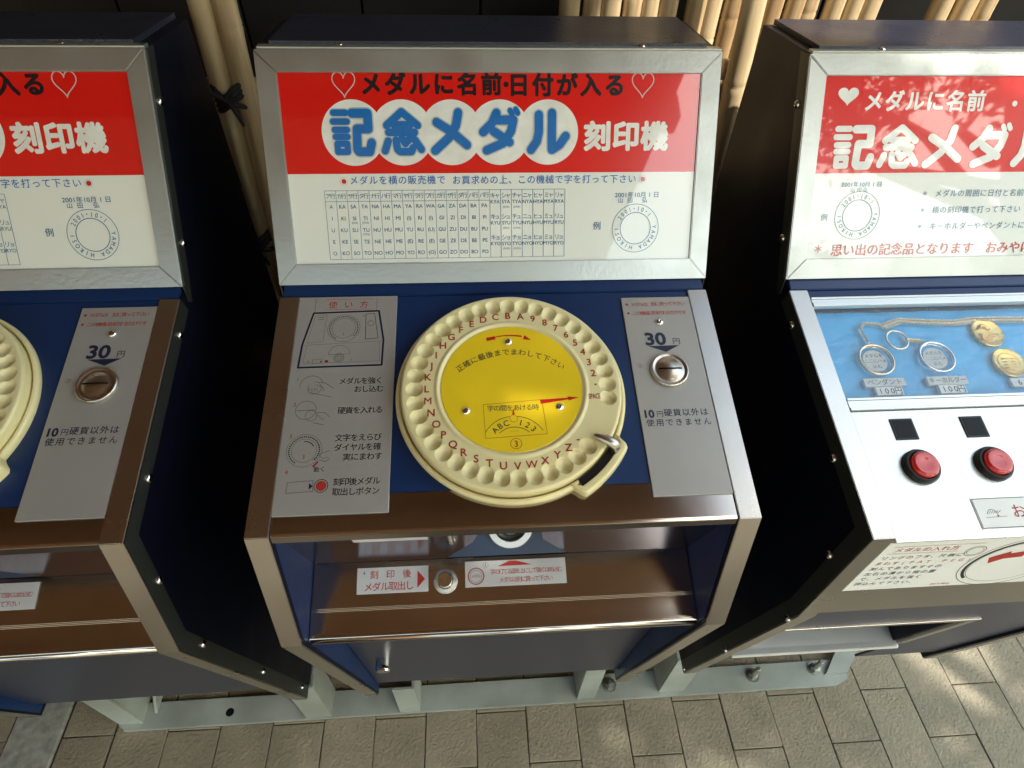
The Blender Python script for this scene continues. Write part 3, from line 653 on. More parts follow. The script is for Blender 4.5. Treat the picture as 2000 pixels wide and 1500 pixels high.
    bm = bmesh.new(); lathe(bm, fh, .0085, cR, [(.0300, -.002), (.0300, .0010), (.0296, .0022)], 48); build('ring_gasket', bm, 'black', ph, auto=.6)
    bm = bmesh.new(); lathe(bm, fh, .0085, cR, [(.0285, -.002), (.0285, .0070), (.0272, .0084), (.0200, .0084), (.0188, .0066), (.0184, .0030)], 56); build('press_ring', bm, 'trim', ph, auto=.6)
    bm = bmesh.new(); lathe(bm, fh, .0085, cR, [(.0186, .0022), (.0150, .0012), (.0135, .0050), (.0120, .0064), (0, .0060)], 40); build('medal_seat', bm, 'dark_steel', ph, auto=.6)
    # upper sticker on the recess back
    bm = bmesh.new(); box(bm, fb, -.158, -.082, -.030, .0035, .0003, .0010, .0002); build('sticker', bm, 'label', root, P0)
    bm = bmesh.new(); tube(bm, [(-.060, -.246, .905), (-.057, -.252, .880)], .0035, 10); build('pin', bm, 'chrome', root, P0)
    # labels on the tray plate, eject button
    bm = bmesh.new(); box(bm, ft, -.1735, -.0903, .0072, .0366, .0004, .0016, .0004); l1 = build('sticker', bm, 'label', root, P0)
    I = Ink(ft, .0018)
    I.text(R2, '刻印後', -.1345, .0155, .0105, adv=.0190, off=.005); I.text(R2, 'メダル取出し', -.1360, .0290, .0108, adv=.0096, off=.005); I.text(B_, '4', -.1655, .0130, .0055)
    I.poly(R2, [(-.1030, .0125), (-.1030, .0320), (-.0940, .0225)]); I.done(l1)
    bm = bmesh.new(); box(bm, ft, -.0469, .0735, .0050, .0345, .0004, .0016, .0004); l2 = build('sticker', bm, 'label', root, P0)
    I = Ink(ft, .0018)
    I.ring(R2, -.0340, .0222, .0092, .0011, 40); I.ring(G, -.0340, .0222, .0070, .0004, 32); I.text(R2, 'メダル', -.0340, .0222, .0046, adv=.0036)
    I.ring(G, -.0225, .0098, .0032, .0003, 20); I.text(B_, '1', -.0225, .0098, .0058); I.poly(R2, [(-.0080, .0120), (.0060, .0062), (.0140, .0062), (.0330, .0115)])
    I.text(R2, '字の打てる面を上にして強くはめ込む', .0260, .0182, .0068, adv=.0050); I.text(R2, 'メダルは別に買って下さい', .0250, .0278, .0068, adv=.0053); I.done(l2)
    bm = bmesh.new(); lathe(bm, ft, -.0700, .0262, [(.0142, .0002), (.0142, .0022), (.0118, .0045), (.0100, .0062), (.0094, .0078)], 40); eb = build('eject_button', bm, 'brightened_steel', root, P0, smooth=True)
    bm = bmesh.new(); lathe(bm, ft, -.0700, .0262, [(.0088, .0060), (.0088, .0215), (.0080, .0230), (.0030, .0226), (0, .0224)], 32); build('plunger', bm, 'chrome', eb, auto=.7)
    # lower panel with lock
    fl = fr_prof((-.2300, .600), (-.1845, .232))
    bm = bmesh.new(); box(bm, fl, -.2245, .2245, -.140, .360, -.012, 0, .0008); lp = build('lower_panel', bm, 'navy_plain', root, P0)
    bm = bmesh.new(); box(bm, WF, -.2245, .2245, -.172, .27, .226, .232, 0); build('bottom_panel', bm, 'navy', root, P0)
    bm = bmesh.new(); lathe(bm, fl, -.1870, .1700, [(.0120, 0), (.0122, .0150), (.0112, .0190), (.0060, .0205), (0, .0200)], 24); build('lock', bm, 'chrome', lp, auto=.6)
    return root
interior_mat = 'polish'
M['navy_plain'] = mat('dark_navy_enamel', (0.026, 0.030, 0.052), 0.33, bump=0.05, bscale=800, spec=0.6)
center = engraver()
def copy_tree(o, parent=None):
    c = o.copy(); COL.objects.link(c)
    if parent is not None: c.parent = parent
    for ch in list(o.children): copy_tree(ch, c)
    return c
left = copy_tree(center)
left.location = (-.6081, -.0016, BZ); left.rotation_euler = (0, 0, .0096)
left['label'] = 'shaded engraving machine cut off by the left edge, only the rim of its dial showing'
for o in (center, left): o['group'] = 'medal engraving machines'

# ------------------------------------------------------------ vending machine on the right
def vending():
    root = thing('vending_machine', 'medal vending machine with a glazed blue display and red push buttons', 'vending machine', (.5975, -.004, BZ), .0041)
    f = shell(root, RFO, RKN, RBO)
    sb = sign_board(root, f)
    I = Ink(f, .00025); I.rect('sign_red', -.2284, .2284, .0219, .1245); I.n = .0005
    I.poly('ink_white', heart_pts(-.1998, .0433, .0240, .0190))
    I.text('ink_white', 'メダルに名前', -.1085, .0480, .0228, adv=.0243, fat=.0007); I.text('ink_white', '・日付が入る', .0600, .0510, .0228, adv=.0243, fat=.0007)
    for k, c in enumerate(('ki', 'nen', 'me', 'da', 'ru')):
        kanji(I, 'ink_white', c, -.1855 + k * .0545, .0965, .0480, .0440, .0090, dn=.0001)
    I.text('ink_white', '刻印機', .1340, .0990, .0315, adv=.0325, fat=.0014)
    I.text('ink_dblue', '2001年10月 1 日', -.1700, .1370, .0066, w=.0480, off=.01); I.text('ink_dblue', '山 田 弘', -.1720, .1432, .0060)
    I.text('ink_dblue', '例', -.2105, .1735, .0085, adv=1)
    ring_print(I, 'ink_dblue', -.1703, .1720)
    for s, t in ((.1480, 'メダルの周囲に日付と名前が入ります'), (.1668, '横の刻印機で打って下さい'), (.1855, 'キーホルダーやペンダントにもなります')):
        I.text('ink_dblue', '＊', -.0905, s, .0070, adv=1); I.text('ink_dblue', t, -.0740, s, .0088, adv=.0093, align='l')
    I.text('ink_red', '＊', -.2130, .2100, .0120, adv=1, off=.008)
    I.text('ink_red', '思い出の記念品となります　おみやげにどうぞ', -.1900, .2118, .0150, adv=.0150, align='l', off=.010)
    I.done(sb)
    f = fr_prof((.0005, 1.0), RFO); LD = .2965
    B_, R2, G = 'pr_black', 'pr_red', 'pr_grey'
    bm = bmesh.new(); box(bm, f, -.2260, .2260, .0005, .0120, -.004, 0, .0003); build('rear_strip', bm, 'blue', root, P0)
    bm = bmesh.new()
    for s0, s1, h in ((.0122, .0150, .004), (.0150, .0200, .0028), (.0200, .0252, .0040)): box(bm, f, -.2256, .2256, s0, s1 - .0002, -.003, h, .0004)
    build('window_rail', bm, 'brightened_steel', root, P0)
    bm = bmesh.new()
    for s0, s1, h in ((.1470, .1500, .0035), (.1500, .1590, .0026), (.1590, .1620, .0040)): box(bm, f, -.2256, .2256, s0, s1 - .0002, -.003, h, .0004)
    build('window_rail', bm, 'brightened_steel', root, P0)
    # display bed 14 mm below the pane
    bm = bmesh.new(); nx, ns = 90, 34; grid = []
    for i in range(ns + 1):
        row = []
        for j in range(nx + 1):
            x = -.2256 + .4512 * j / nx; s = .0252 + .1218 * i / ns
            row.append(bm.verts.new(f.p(x, s, -.012 + .0007 * math.sin(x * 90 + s * 60) * math.sin(s * 140 + x * 35))))
        grid.append(row)
    for a, b in zip(grid, grid[1:]):
        for j in range(nx): bm.faces.new((a[j], b[j], b[j + 1], a[j + 1]))
    bed = build('display_bed', bm, 'cyan', root, P0, smooth=True)
    bm = bmesh.new()
    for a, b in (((-.2257), (-.2240)), ((.2240), (.2257))): box(bm, f, a, b, .0252, .1470, -.016, -.0005)
    build('window_side', bm, 'brightened_steel', root, P0)
    bm = bmesh.new(); box(bm, f, -.2238, .2238, .0254, .1468, -.0012, .0004); build('window_pane', bm, 'glass', root, P0)
    # wrinkled clear film lying over the bed
    bm = bmesh.new(); grid = []; rnd = random.Random(5)
    ph = [(rnd.uniform(60, 260), rnd.uniform(60, 260), rnd.uniform(0, 6)) for _ in range(14)]; nx, ns = 150, 60
    for i in range(ns + 1):
        row = []
        for j in range(nx + 1):
            x = -.2250 + .450 * j / nx; s = .0262 + .1198 * i / ns
            z = sum(math.sin(x * a + s * b + c) for a, b, c in ph) / 14
            row.append(bm.verts.new(f.p(x, s, -.0060 + .0024 * z)))
        grid.append(row)
    for a, b in zip(grid, grid[1:]):
        for j in range(nx): bm.faces.new((a[j], b[j], b[j + 1], a[j + 1]))
    build('clear_film', bm, 'film', root, P0, smooth=True)
    # button plate
    bm = bmesh.new(); box(bm, f, -.2258, .2258, .1628, LD + .0065, -.003, 0.0012, .0006); bp_ = build('button_plate', bm, 'brightened_steel', root, P0)
    for k in range(5):
        x = -.1730 + .0785 * k
        bm = bmesh.new(); box(bm, f, x - .0135, x + .0115, .1728, .1972, .0013, .0024, .0004); b2 = build('indicator_window', bm, 'black', bp_)
        bm = bmesh.new(); box(bm, f, x - .0112, x + .0092, .1750, .1950, .0025, .0027, .0); build('pane', bm, 'blackglass', b2)
        bm = bmesh.new(); lathe(bm, f, x, .2280, [(.0188, .0012), (.0186, .0055), (.0170, .0082), (.0150, .0085), (.0140, .0060)], 40); bb = build('push_button', bm, 'black', bp_, auto=.6)
        bm = bmesh.new(); lathe(bm, f, x, .2280, [(.0138, .0030), (.0138, .0110), (.0130, .0128), (.0110, .0134), (.006, .0124), (0, .0120)], 40); build('button_cap', bm, 'button', bb, smooth=True)
    bm = bmesh.new(); box(bm, f, -.1345, .0400, .2630, .2945, .0013, .0020, .0003); st = build('sticker', bm, 'stickerwhite', bp_)
    I = Ink(f, .0022); I.stroke(B_, [(-.1335, .2640), (.0390, .2640), (.0390, .2935), (-.1335, .2935)], .0006, close=True)
    I.ring(G, -.1180, .2800, .0050, .0005, 16, 0, PI); I.stroke(G, [(-.1260, .2830), (-.1040, .2825)], .0004); I.disc(R2, -.1130, .2815, .0010, 10)
    for k in range(6): I.stroke(G, [(-.1235 + k * .0022, .2790), (-.1215 + k * .0026, .2765)], .0004)
    I.text(R2, 'お金を入れてから', -.0900, .2780, .0150, adv=.0160, align='l', off=.006)
    I.done(st)
    # front apron with instruction plate
    f = fr_prof(RFO, RKN); LF = .1938
    bm = bmesh.new(); box(bm, f, -.2258, .2258, .0068, LF - .002, -.004, 0.0, .0006); build('front_apron', bm, 'trim', root, P0)
    bm = bmesh.new(); box(bm, f, -.2230, .2230, .0125, .1250, .0003, .0013, .0003); pl = build('instruction_plate', bm, 'stickerwhite', root, P0)
    I = Ink(f, .0015)
    I.text(R2, 'メダルの入れ方', -.1765, .0280, .0098, adv=.0100, off=.004); I.stroke(R2, [(-.2150, .0205), (-.1180, .0205)], .0005); I.stroke(R2, [(-.2150, .0355), (-.1400, .0355)], .0005)
    for s, t, c in ((.0450, 'リングのフタ、片側に', B_), (.0575, 'まわす(PAT.PEG)', R2), (.0700, '刻んでありますその', B_), (.0825, '左右の溝から指の腹', B_), (.0950, 'で、メダルを強く', B_), (.1075, '押込んで下さい。', B_)):
        I.text(c, t, -.2130, s, .0082, adv=.0090, align='l')
    I.ring(G, -.0560, .0700, .0560, .0009, 60); I.ring(B_, -.0560, .0700, .0500, .0035, 60, math.radians(95), math.radians(225)); I.ring(G, -.0560, .0700, .0470, .0006, 60)
    I.ring(G, -.1195, .0380, .0105, .0008, 30); I.ring(G, -.1195, .0380, .0082, .0005, 30)
    I.poly(R2, [(-.0930, .0560), (-.0760, .0430), (-.0740, .0480), (-.0560, .0430), (-.0560, .0570), (-.0750, .0600), (-.0860, .0700)]); I.text(R2, 'PAT.PEG', -.1120, .1180, .0060)
    I.done(pl)
    # underside with dispensing chute
    f = fr_prof(RKN, RBO)
    bm = bmesh.new(); box(bm, f, -.2258, .2258, .002, .1130, -.008, -.004, 0); box(bm, f, .070, .2258, .1130, .46, -.008, -.004, 0); build('chute_surround', bm, 'chute_paint', root, P0)
    bm = bmesh.new(); box(bm, f, -.2258, .0695, .1134, .1240, -.008, -.0010, .0008); box(bm, f, .0560, .0695, .1242, .300, -.008, -.0010, .0008); build('chute_frame', bm, 'trim', root, P0)
    def fp(q, n): p = f.p(0, q, n); return (p.y, p.z)
    bm = bmesh.new(); A_, B_q = fp(.300, -.006), fp(.300, .004)
    prism(bm, [(A_[0] + .16, A_[1] + .030), (A_[0], A_[1] + .002), (B_q[0], B_q[1] + .003), (B_q[0] - .002, B_q[1] - .001), (B_q[0], B_q[1] - .004), (A_[0] + .16, A_[1] + .025)], -.2250, .0555, .0006); build('chute_ramp', bm, 'brightened_steel', root, P0)
    for xa in (-.2256, .0500):
        bm = bmesh.new(); prism(bm, [fp(.125, -.006), fp(.298, -.006), (A_[0] + .16, A_[1] + .03), (A_[0] + .16, A_[1] + .25)], xa, xa + .004); build('chute_cheek', bm, 'navy', root, P0)
    bm = bmesh.new(); box(bm, f, -.2250, .0600, .3040, .385, -.012, -.006, .0005); build('chute_base', bm, 'chute_paint', root, P0)
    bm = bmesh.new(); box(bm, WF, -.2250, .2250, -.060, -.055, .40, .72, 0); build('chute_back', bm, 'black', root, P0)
    bm = bmesh.new(); box(bm, WF, -.2250, .2250, .05, .27, .245, .252, 0); build('bottom_panel', bm, 'navy', root, P0)
    return root
def glassmat(name, rough=0.0, tint=(1, 1, 1), mixf=None):
    m = bpy.data.materials.new(name); m.use_nodes = True; t = m.node_tree; n = t.nodes; l = t.links
    for q in list(n):
        if q.type == 'BSDF_PRINCIPLED': n.remove(q)
    tr = n.new('ShaderNodeBsdfTransparent'); tr.inputs[0].default_value = (*tint, 1); gl = n.new('ShaderNodeBsdfGlossy'); gl.inputs['Roughness'].default_value = rough
    lw = n.new('ShaderNodeLayerWeight'); lw.inputs[0].default_value = 0.5; pw = n.new('ShaderNodeMath'); pw.operation = 'POWER'; pw.inputs[1].default_value = 5.0; l.new(lw.outputs['Facing'], pw.inputs[0]); fr = n.new('ShaderNodeMath'); fr.operation = 'MULTIPLY_ADD'; fr.inputs[1].default_value = 0.95; fr.inputs[2].default_value = 0.045; l.new(pw.outputs[0], fr.inputs[0]); mx = n.new('ShaderNodeMixShader')
    l.new(fr.outputs[0], mx.inputs[0]); l.new(tr.outputs[0], mx.inputs[1]); l.new(gl.outputs[0], mx.inputs[2]); l.new(mx.outputs[0], n['Material Output'].inputs[0]); return m
M['glass'] = glassmat('window_glass', 0.01, (.97, .98, .98)); M['film'] = glassmat('wrinkled_clear_film', 0.03, (.97, .98, .99))
_t = M['film'].node_tree; _n = _t.nodes; _tc = _n.new('ShaderNodeTexCoord'); _mp = _n.new('ShaderNodeMapping'); _mp.inputs['Scale'].default_value = (1, 2.2, 2.2); _no = _n.new('ShaderNodeTexNoise'); _no.inputs['Scale'].default_value = 42; _no.inputs['Detail'].default_value = 5; _no.inputs['Distortion'].default_value = 1.2
_b = _n.new('ShaderNodeBump'); _b.inputs['Strength'].default_value = 1.0; _b.inputs['Distance'].default_value = 0.012
_t.links.new(_tc.outputs['Object'], _mp.inputs[0]); _t.links.new(_mp.outputs[0], _no.inputs['Vector']); _t.links.new(_no.outputs[0], _b.inputs['Height'])
for q in _n:
    if q.type == 'BSDF_GLOSSY': _t.links.new(_b.outputs[0], q.inputs['Normal'])
    if q.type == 'MATH' and q.operation == 'MULTIPLY_ADD': q.inputs[2].default_value = 0.065
M['blackglass'] = mat('dark_glass', (0.004, 0.004, 0.005), 0.08, spec=0.15); M['stickerwhite'] = mat('white_printed_sheet', (0.88, 0.90, 0.86), 0.35, var=0.04, vscale=20)
vend = vending()
# things lying in the display (vending-machine deck frame -> world)
VM = Matrix.Translation((.5975, -.004, 0)) @ Matrix.Rotation(.0041, 4, 'Z')
fd0 = fr_prof((.0005, 1.0), RFO)
fd = Fr(VM @ (fd0.o + fd0.ex * .0080 - fd0.es * .0055), VM.to_3x3() @ fd0.ex, VM.to_3x3() @ fd0.es)
BED = -.0105
def ring_pts(f, cx, cs, r, n, N=40): return [f.p(cx + r * math.cos(2 * PI * i / N), cs + r * math.sin(2 * PI * i / N), n) for i in range(N)]
def local(o, p): return p - o.location
def put(name, bm, m, root, **k):
    bmesh.ops.translate(bm, verts=bm.verts, vec=-Vector(root.location)); return build(name, bm, m, root, **k)
def pendant(cx, cs, label):
    p = thing('pendant', label, 'pendant', fd.p(cx, cs, BED))
    bm = bmesh.new(); tube(bm, ring_pts(fd, cx, cs, .0195, BED + .0045), .0013, 8, close=True); tube(bm, ring_pts(fd, cx, cs, .0188, BED + .0015), .0012, 8, close=True); put('rim', bm, 'palegold', p, smooth=True)
    bm = bmesh.new(); lathe(bm, fd, cx, cs, [(.0140, BED + .0005), (.0140, BED + .0015), (0, BED + .0015)], 40); d = put('insert_disc', bm, 'cardlabel', p, auto=.5)
    I = Ink(Fr(fd.o - Vector(p.location), fd.ex, fd.es), BED + .0018)
    I.text('pr_black', 'メダルを', cx, cs - .0065, .0058, adv=.0056); I.text('pr_black', 'ここにハメ', cx, cs + .0005, .0056, adv=.0052); I.text('pr_black', '込む', cx, cs + .0075, .0056, adv=.0060); I.done(d)
    return p
pn = pendant(-.1755, .0998, 'round pendant case on a gold chain, behind glass above the left price tag')
def chain(bm, pts, r=.0019):
    for i, (x, s) in enumerate(pts):
        j = min(i + 1, len(pts) - 1); dx, dy = pts[j][0] - x, pts[j][1] - s
        if i == len(pts) - 1: dx, dy = x - pts[i - 1][0], s - pts[i - 1][1]
        a = math.atan2(dy, dx); tilt = (i % 2)
        P = []
        for k in range(8):
            t = 2 * PI * k / 8; u = 1.5 * r * math.cos(t); v = r * math.sin(t)
            if tilt: P.append(fd.p(x + u * math.cos(a), s + u * math.sin(a), BED + .0022 + v * .8))
            else: P.append(fd.p(x + u * math.cos(a) - v * math.sin(a), s + u * math.sin(a) + v * math.cos(a), BED + .0022))
        tube(bm, P, .0006, 5, close=True)
bm = bmesh.new(); path = []
ctrl = [(-.176, .0800), (-.178, .0680), (-.180, .0560), (-.172, .0485), (-.160, .0500), (-.150, .0520), (-.140, .0480), (-.128, .0440), (-.105, .0460), (-.085, .0475), (-.060, .0490), (-.035, .0455), (-.010, .0460), (.030, .0470), (.08, .0460), (.14, .050), (.20, .047)]
for a, b in zip(ctrl, ctrl[1:]):
    L = math.hypot(b[0] - a[0], b[1] - a[1]); n = max(1, int(L / .0021))
    for k in range(n): path.append((a[0] + (b[0] - a[0]) * k / n, a[1] + (b[1] - a[1]) * k / n))
chain(bm, path); chain(bm, [(x + .0022, s + .0042) for x, s in path if x > -.155]); put('chain', bm, 'palegold', pn)
bm = bmesh.new(); tube(bm, ring_pts(fd, -.1757, .0785, .0025, BED + .004, 14), .0007, 6, close=True); put('bail', bm, 'chrome', pn)
kh = thing('keyring', 'key ring with a round case, lying behind glass right of the pendant', 'keyring', fd.p(-.1030, .0985, BED))
bm = bmesh.new(); tube(bm, ring_pts(fd, -.1405, .0735, .0125, BED + .003), .0014, 8, close=True); put('split_ring', bm, 'palegold', kh, smooth=True)
bm = bmesh.new(); tube(bm, ring_pts(fd, -.1025, .0985, .0195, BED + .0045), .0014, 8, close=True); tube(bm, ring_pts(fd, -.1025, .0985, .0186, BED + .0015), .0012, 8, close=True); put('rim', bm, 'chrome', kh, smooth=True)
bm = bmesh.new(); lathe(bm, fd, -.1025, .0985, [(.0138, BED + .0005), (.0138, BED + .0015), (0, BED + .0015)], 40); d = put('insert_disc', bm, 'cardlabel', kh, auto=.5)
I = Ink(Fr(fd.o - Vector(kh.location), fd.ex, fd.es), BED + .0018); I.text('pr_grey', 'メダルを', -.1025, .0920, .0056, adv=.0054); I.text('pr_grey', 'ここにハメ', -.1025, .0990, .0054, adv=.0050); I.text('pr_grey', '込む', -.1025, .1058, .0054, adv=.0060); I.done(d)
bm = bmesh.new(); chain(bm, [(-.1285 + i * .0026, .0735 + i * .0003) for i in range(8)], .0030); put('link_chain', bm, 'palegold', kh)
for (cx, cs, lb, mm) in ((-.0255, .0668, 'gold medal with a relief landscape, tucked under the chain behind glass', 'relief'), (-.0180, .1080, 'gold medal with engraved lines, lower of the two behind glass', 'lines'), (.0600, .0900, 'gold medal lying farthest right in the blue display', 'lines')):
    t = thing('gold_medal', lb, 'medal', fd.p(cx, cs, BED), 0, 'gold medals on the blue display')
    bm = bmesh.new(); lathe(bm, fd, cx, cs, [(.0185, BED), (.0190, BED + .0012), (.0190, BED + .0032), (.0182, BED + .0038), (.0170, BED + .0034), (.0160, BED + .0030), (0, BED + .0030)], 48); md = put('disc', bm, 'gold', t, auto=.5)
    bm = bmesh.new(); fl_ = Fr(fd.o, fd.ex, fd.es)
    if mm == 'relief':
        for k in range(5): tube(bm, [fd.p(cx - .011 + .0028 * i, cs + .001 + k * .0024 + .0015 * math.sin(i * 1.1 + k), BED + .0034) for i in range(9)], .0008, 6)
        tube(bm, [fd.p(cx - .009, cs - .006, BED + .0034), fd.p(cx - .005, cs - .010, BED + .0040), fd.p(cx - .001, cs - .008, BED + .0040), fd.p(cx + .003, cs - .004, BED + .0034)], .0020, 8)
    else:
        for k in range(4): tube(bm, [fd.p(cx - .007, cs - .005 + .004 * k, BED + .0032), fd.p(cx + .007, cs - .005 + .004 * k, BED + .0032)], .0007, 6)
        tube(bm, ring_pts(fd, cx, cs, .0125, BED + .0031), .0005, 5, close=True)
    put('relief', bm, 'gold', t, smooth=True)
def tagcard(x0, x1, s0, s1, txt, label, adv, h, nm, mat_='cardlabel'):
    t = thing(nm, label, 'tag', fd.p((x0 + x1) / 2, (s0 + s1) / 2, BED), 0, 'tags in the blue display')
    bm = bmesh.new(); box(bm, fd, x0, x1, s0, s1, BED, BED + .0040, .0004); c = put('card', bm, mat_, t)
    I = Ink(Fr(fd.o - Vector(t.location), fd.ex, fd.es), BED + .0043)
    I.text('pr_grey' if nm == 'name_tag' else 'pr_black', txt, (x0 + x1) / 2, (s0 + s1) / 2, h, adv=adv, off=.006); I.done(c)
tagcard(-.2000, -.1520, .1238, .1345, 'ペンダント', 'grey name tag reading ペンダント below the pendant', .0082, .0085, 'name_tag')
tagcard(-.1900, -.1590, .1352, .1455, '100円', 'white price tag reading 100円 at the left, below the pendant', .0068, .0095, 'price_tag', 'stickerwhite')
tagcard(-.1258, -.0785, .1238, .1345, 'キーホルダー', 'grey name tag reading キーホルダー below the key ring', .0074, .0078, 'name_tag')
tagcard(-.1160, -.0850, .1352, .1455, '100円', 'white price tag reading 100円 below the key ring', .0068, .0095, 'price_tag', 'stickerwhite')
tagcard(-.0280, .0180, .1290, .1400, '600円', 'price tag at the right, below the gold medals', .0090, .0095, 'price_tag')

# ------------------------------------------------------------ base frame under the machines
base = thing('base_frame', 'pale grey painted steel base frame bolted to the pavers under the machines', 'frame', (0, -.15, 0))
def bpart(name, bm, m='frame_paint', par=None):
    bmesh.ops.translate(bm, verts=bm.verts, vec=(0, .15, 0)); return build(name, bm, m, par or base)
bm = bmesh.new()
o_ = [(-.792, -.168), (-.775, -.1805), (.760, -.1735), (.792, -.160), (.792, -.1180), (-.792, -.1275)]
a = [bm.verts.new((x, y, .004)) for x, y in o_]; b = [bm.verts.new((x, y, .012)) for x, y in o_]
fs = [bm.faces.new(a), bm.faces.new(b)] + [bm.faces.new((a[i], b[i], b[(i + 1) % 6], a[(i + 1) % 6])) for i in range(6)]
bmesh.ops.recalc_face_normals(bm, faces=fs); bmesh.ops.bevel(bm, geom=list(bm.edges), offset=.0012, segments=2, affect='EDGES'); bpart('front_rail', bm)
for x0, x1 in ((.752, .850), (-.792, -.745)):
    bm = bmesh.new()
    if x0 > 0: P = [(.742, -.150), (.792, -.150), (.856, -.083), (.860, .20), (.800, .20), (.800, -.085)]
    else: P = [(-.792, -.150), (-.745, -.150), (-.745, .20), (-.792, .20)]
    n = len(P); a = [bm.verts.new((x, y, .0125)) for x, y in P]; b = [bm.verts.new((x, y, .0205)) for x, y in P]
    fs = [bm.faces.new(a), bm.faces.new(b)] + [bm.faces.new((a[i], b[i], b[(i + 1) % n], a[(i + 1) % n])) for i in range(n)]
    bpart('side_rail', bm)
def post(x, y, w, d, x2=None, top=.205):
    """angle-iron post: one broad flat leg and one going back"""
    bm = bmesh.new(); box(bm, WF, x - w / 2, x + w / 2, y, y + .006, .0125, top, .001); box(bm, WF, (x - w / 2) if d < 0 else (x + w / 2 - .006), (x - w / 2 + .006) if d < 0 else (x + w / 2), y + .0062, y + .055, .0125, top, .001); bpart('post', bm)
post(-.765, -.168, .048, 1); post(-.378, -.176, .054, 1); post(-.186, -.176, .044, 1, top=.16); post(.194, -.170, .040, -1); post(.385, -.166, .058, -1); post(.80, -.06, .05, -1)
def gusset(x, s):
    bm = bmesh.new(); prism(bm, [(-.150, .0125), (-.100, .0125), (-.100, .080)], x - .003, x + .003); bpart('gusset', bm)
gusset(-.720, 1)
def bolt(x, y, z0=.0125, h=.045, hexr=.011):
    bm = bmesh.new(); f = Fr((x, y, z0), (1, 0, 0), (0, 1, 0)); f.en = Vector((0, 0, 1))
    lathe(bm, f, 0, 0, [(.0150, 0), (.0150, .0018), (.0060, .0018)], 24); lathe(bm, f, 0, 0, [(hexr, .0018), (hexr, .0105), (.0060, .0115)], 6)
    pr = [(.0050, .004)]; z = .0115
    while z < h: pr += [(.0052, z), (.0047, z + .0011)]; z += .0022
    lathe(bm, f, 0, 0, pr + [(.0040, h + .001), (0, h + .001)], 14); bpart('anchor_bolt', bm, 'bolt')
bolt(.576, -.143); bolt(.722, -.136); bolt(.250, -.146, h=.02, hexr=.012)
bm = bmesh.new(); lathe(bm, WF, -.567, -.156, [(0, .0122), (.0085, .0122)], 20); bpart('bolt_hole', bm, 'black')
bm = bmesh.new(); box(bm, WF, -.792, .80, .18, .215, .004, .012, .001); bpart('rear_rail', bm)

# ------------------------------------------------------------ paving
pave = thing('pavement', '', '', (0, 0, 0)); del pave['label']; del pave['category']; pave['kind'] = 'structure'
bm = bmesh.new(); s = 30
for q in ((-s, -s), (s, -s), (s, s), (-s, s)): bm.verts.new((q[0], q[1], -.006))
bm.faces.new(list(bm.verts)); gr = build('ground', bm, 'groundfar', None) if False else None
if gr is None:
    M['groundfar'] = mat('far_paving', (0.27, 0.23, 0.16), 0.85, bump=0.5, bscale=60, var=0.25, vscale=4)
    bm = bmesh.new(); vs = [bm.verts.new((x, y, -.0085)) for x, y in ((-s, -s), (s, -s), (s, s), (-s, s))]; bm.faces.new(vs); g = build('ground', bm, 'groundfar'); g['kind'] = 'structure'
bm = bmesh.new(); vs = [bm.verts.new((x, y, -.0045)) for x, y in ((-2.2, -1.6), (2.6, -1.6), (2.6, .60), (-2.2, .60))]; bm.faces.new(vs); build('joint_sand', bm, 'soil', pave)
pm = []
for v in range(6):
    bm = bmesh.new(); rv = random.Random(v); box(bm, WF, -.0529, .0529, -.1068, .1068, -.02, 0, .0016, 2)
    for q in bm.verts: q.co.x += rv.uniform(-.0004, .0004); q.co.y += rv.uniform(-.0004, .0004)
    bmesh.ops.recalc_face_normals(bm, faces=bm.faces); me = bpy.data.meshes.new('paver'); bm.to_mesh(me); bm.free(); me.materials.append(M['paver']); pm.append(me)
PW, PL = .1075, .2155
offs = [0, .5]
cnt = 0
for i in range(-13, 14):
    xc = .0620 + .05375 + i * PW
    for j in range(-5, 3):
        yc = (-.183 if i % 2 else -.283) + PL * (j + .5)
        if (-1.06 < xc < -.93) or xc < -1.4 or xc > 1.50 or yc < -.62 or yc > .42: continue
        if abs(xc) < .62 and yc > .12: continue
        o = bpy.data.objects.new('paver', pm[(i * 3 + j) % 6]); COL.objects.link(o); o.parent = pave; rv = random.Random(i * 31 + j)
        if -.93 < xc < -.83: o.scale.x = .96
        o.location = (xc, yc, rv.uniform(-.0008, .0008)); o.rotation_euler = (rv.uniform(-.004, .004), rv.uniform(-.004, .004), rv.uniform(-.006, .006)); cnt += 1
bm = bmesh.new()
for k in range(5): box(bm, WF, -1.0110, -.9080, -.90 + k * .30, -.6035 + k * .30, -.02, .004, .003)
build('kerb', bm, 'kerb', pave)

# ------------------------------------------------------------ bamboo fence behind
fence = thing('bamboo_fence', 'bamboo fence of pale poles tied with black rope behind the machines', 'fence', (0, .42, 0))
def bpole(x, y, r, z0=0, z1=1.9, lean=0.0, seed=0, name='bamboo_pole', horiz=None):
    rv = random.Random(seed); P = []; Rr = []; z = z0
    nodes = []; q = z0 + rv.uniform(.05, .25)
    while q < z1: nodes.append(q); q += rv.uniform(.22, .32)
    zs = sorted([(z0, 1)] + [(z1, 1)] + [v for q in nodes for v in ((q - .012, 1), (q - .003, 1.05), (q, .97), (q + .003, 1.035), (q + .010, 1))])
    zs = [v for v in zs if z0 <= v[0] <= z1]
    for zz, k in zs: P.append((0, 0, zz - z0)); Rr.append(r * k)
    bm = bmesh.new(); tube(bm, P, Rr, 14); o = build(name, bm, 'bamboo', fence, smooth=True)
    o.location = (x, y - .42, z0)
    if horiz: o.rotation_euler = (0, PI / 2, 0)
    else: o.rotation_euler = (0, lean, 0)
    return o
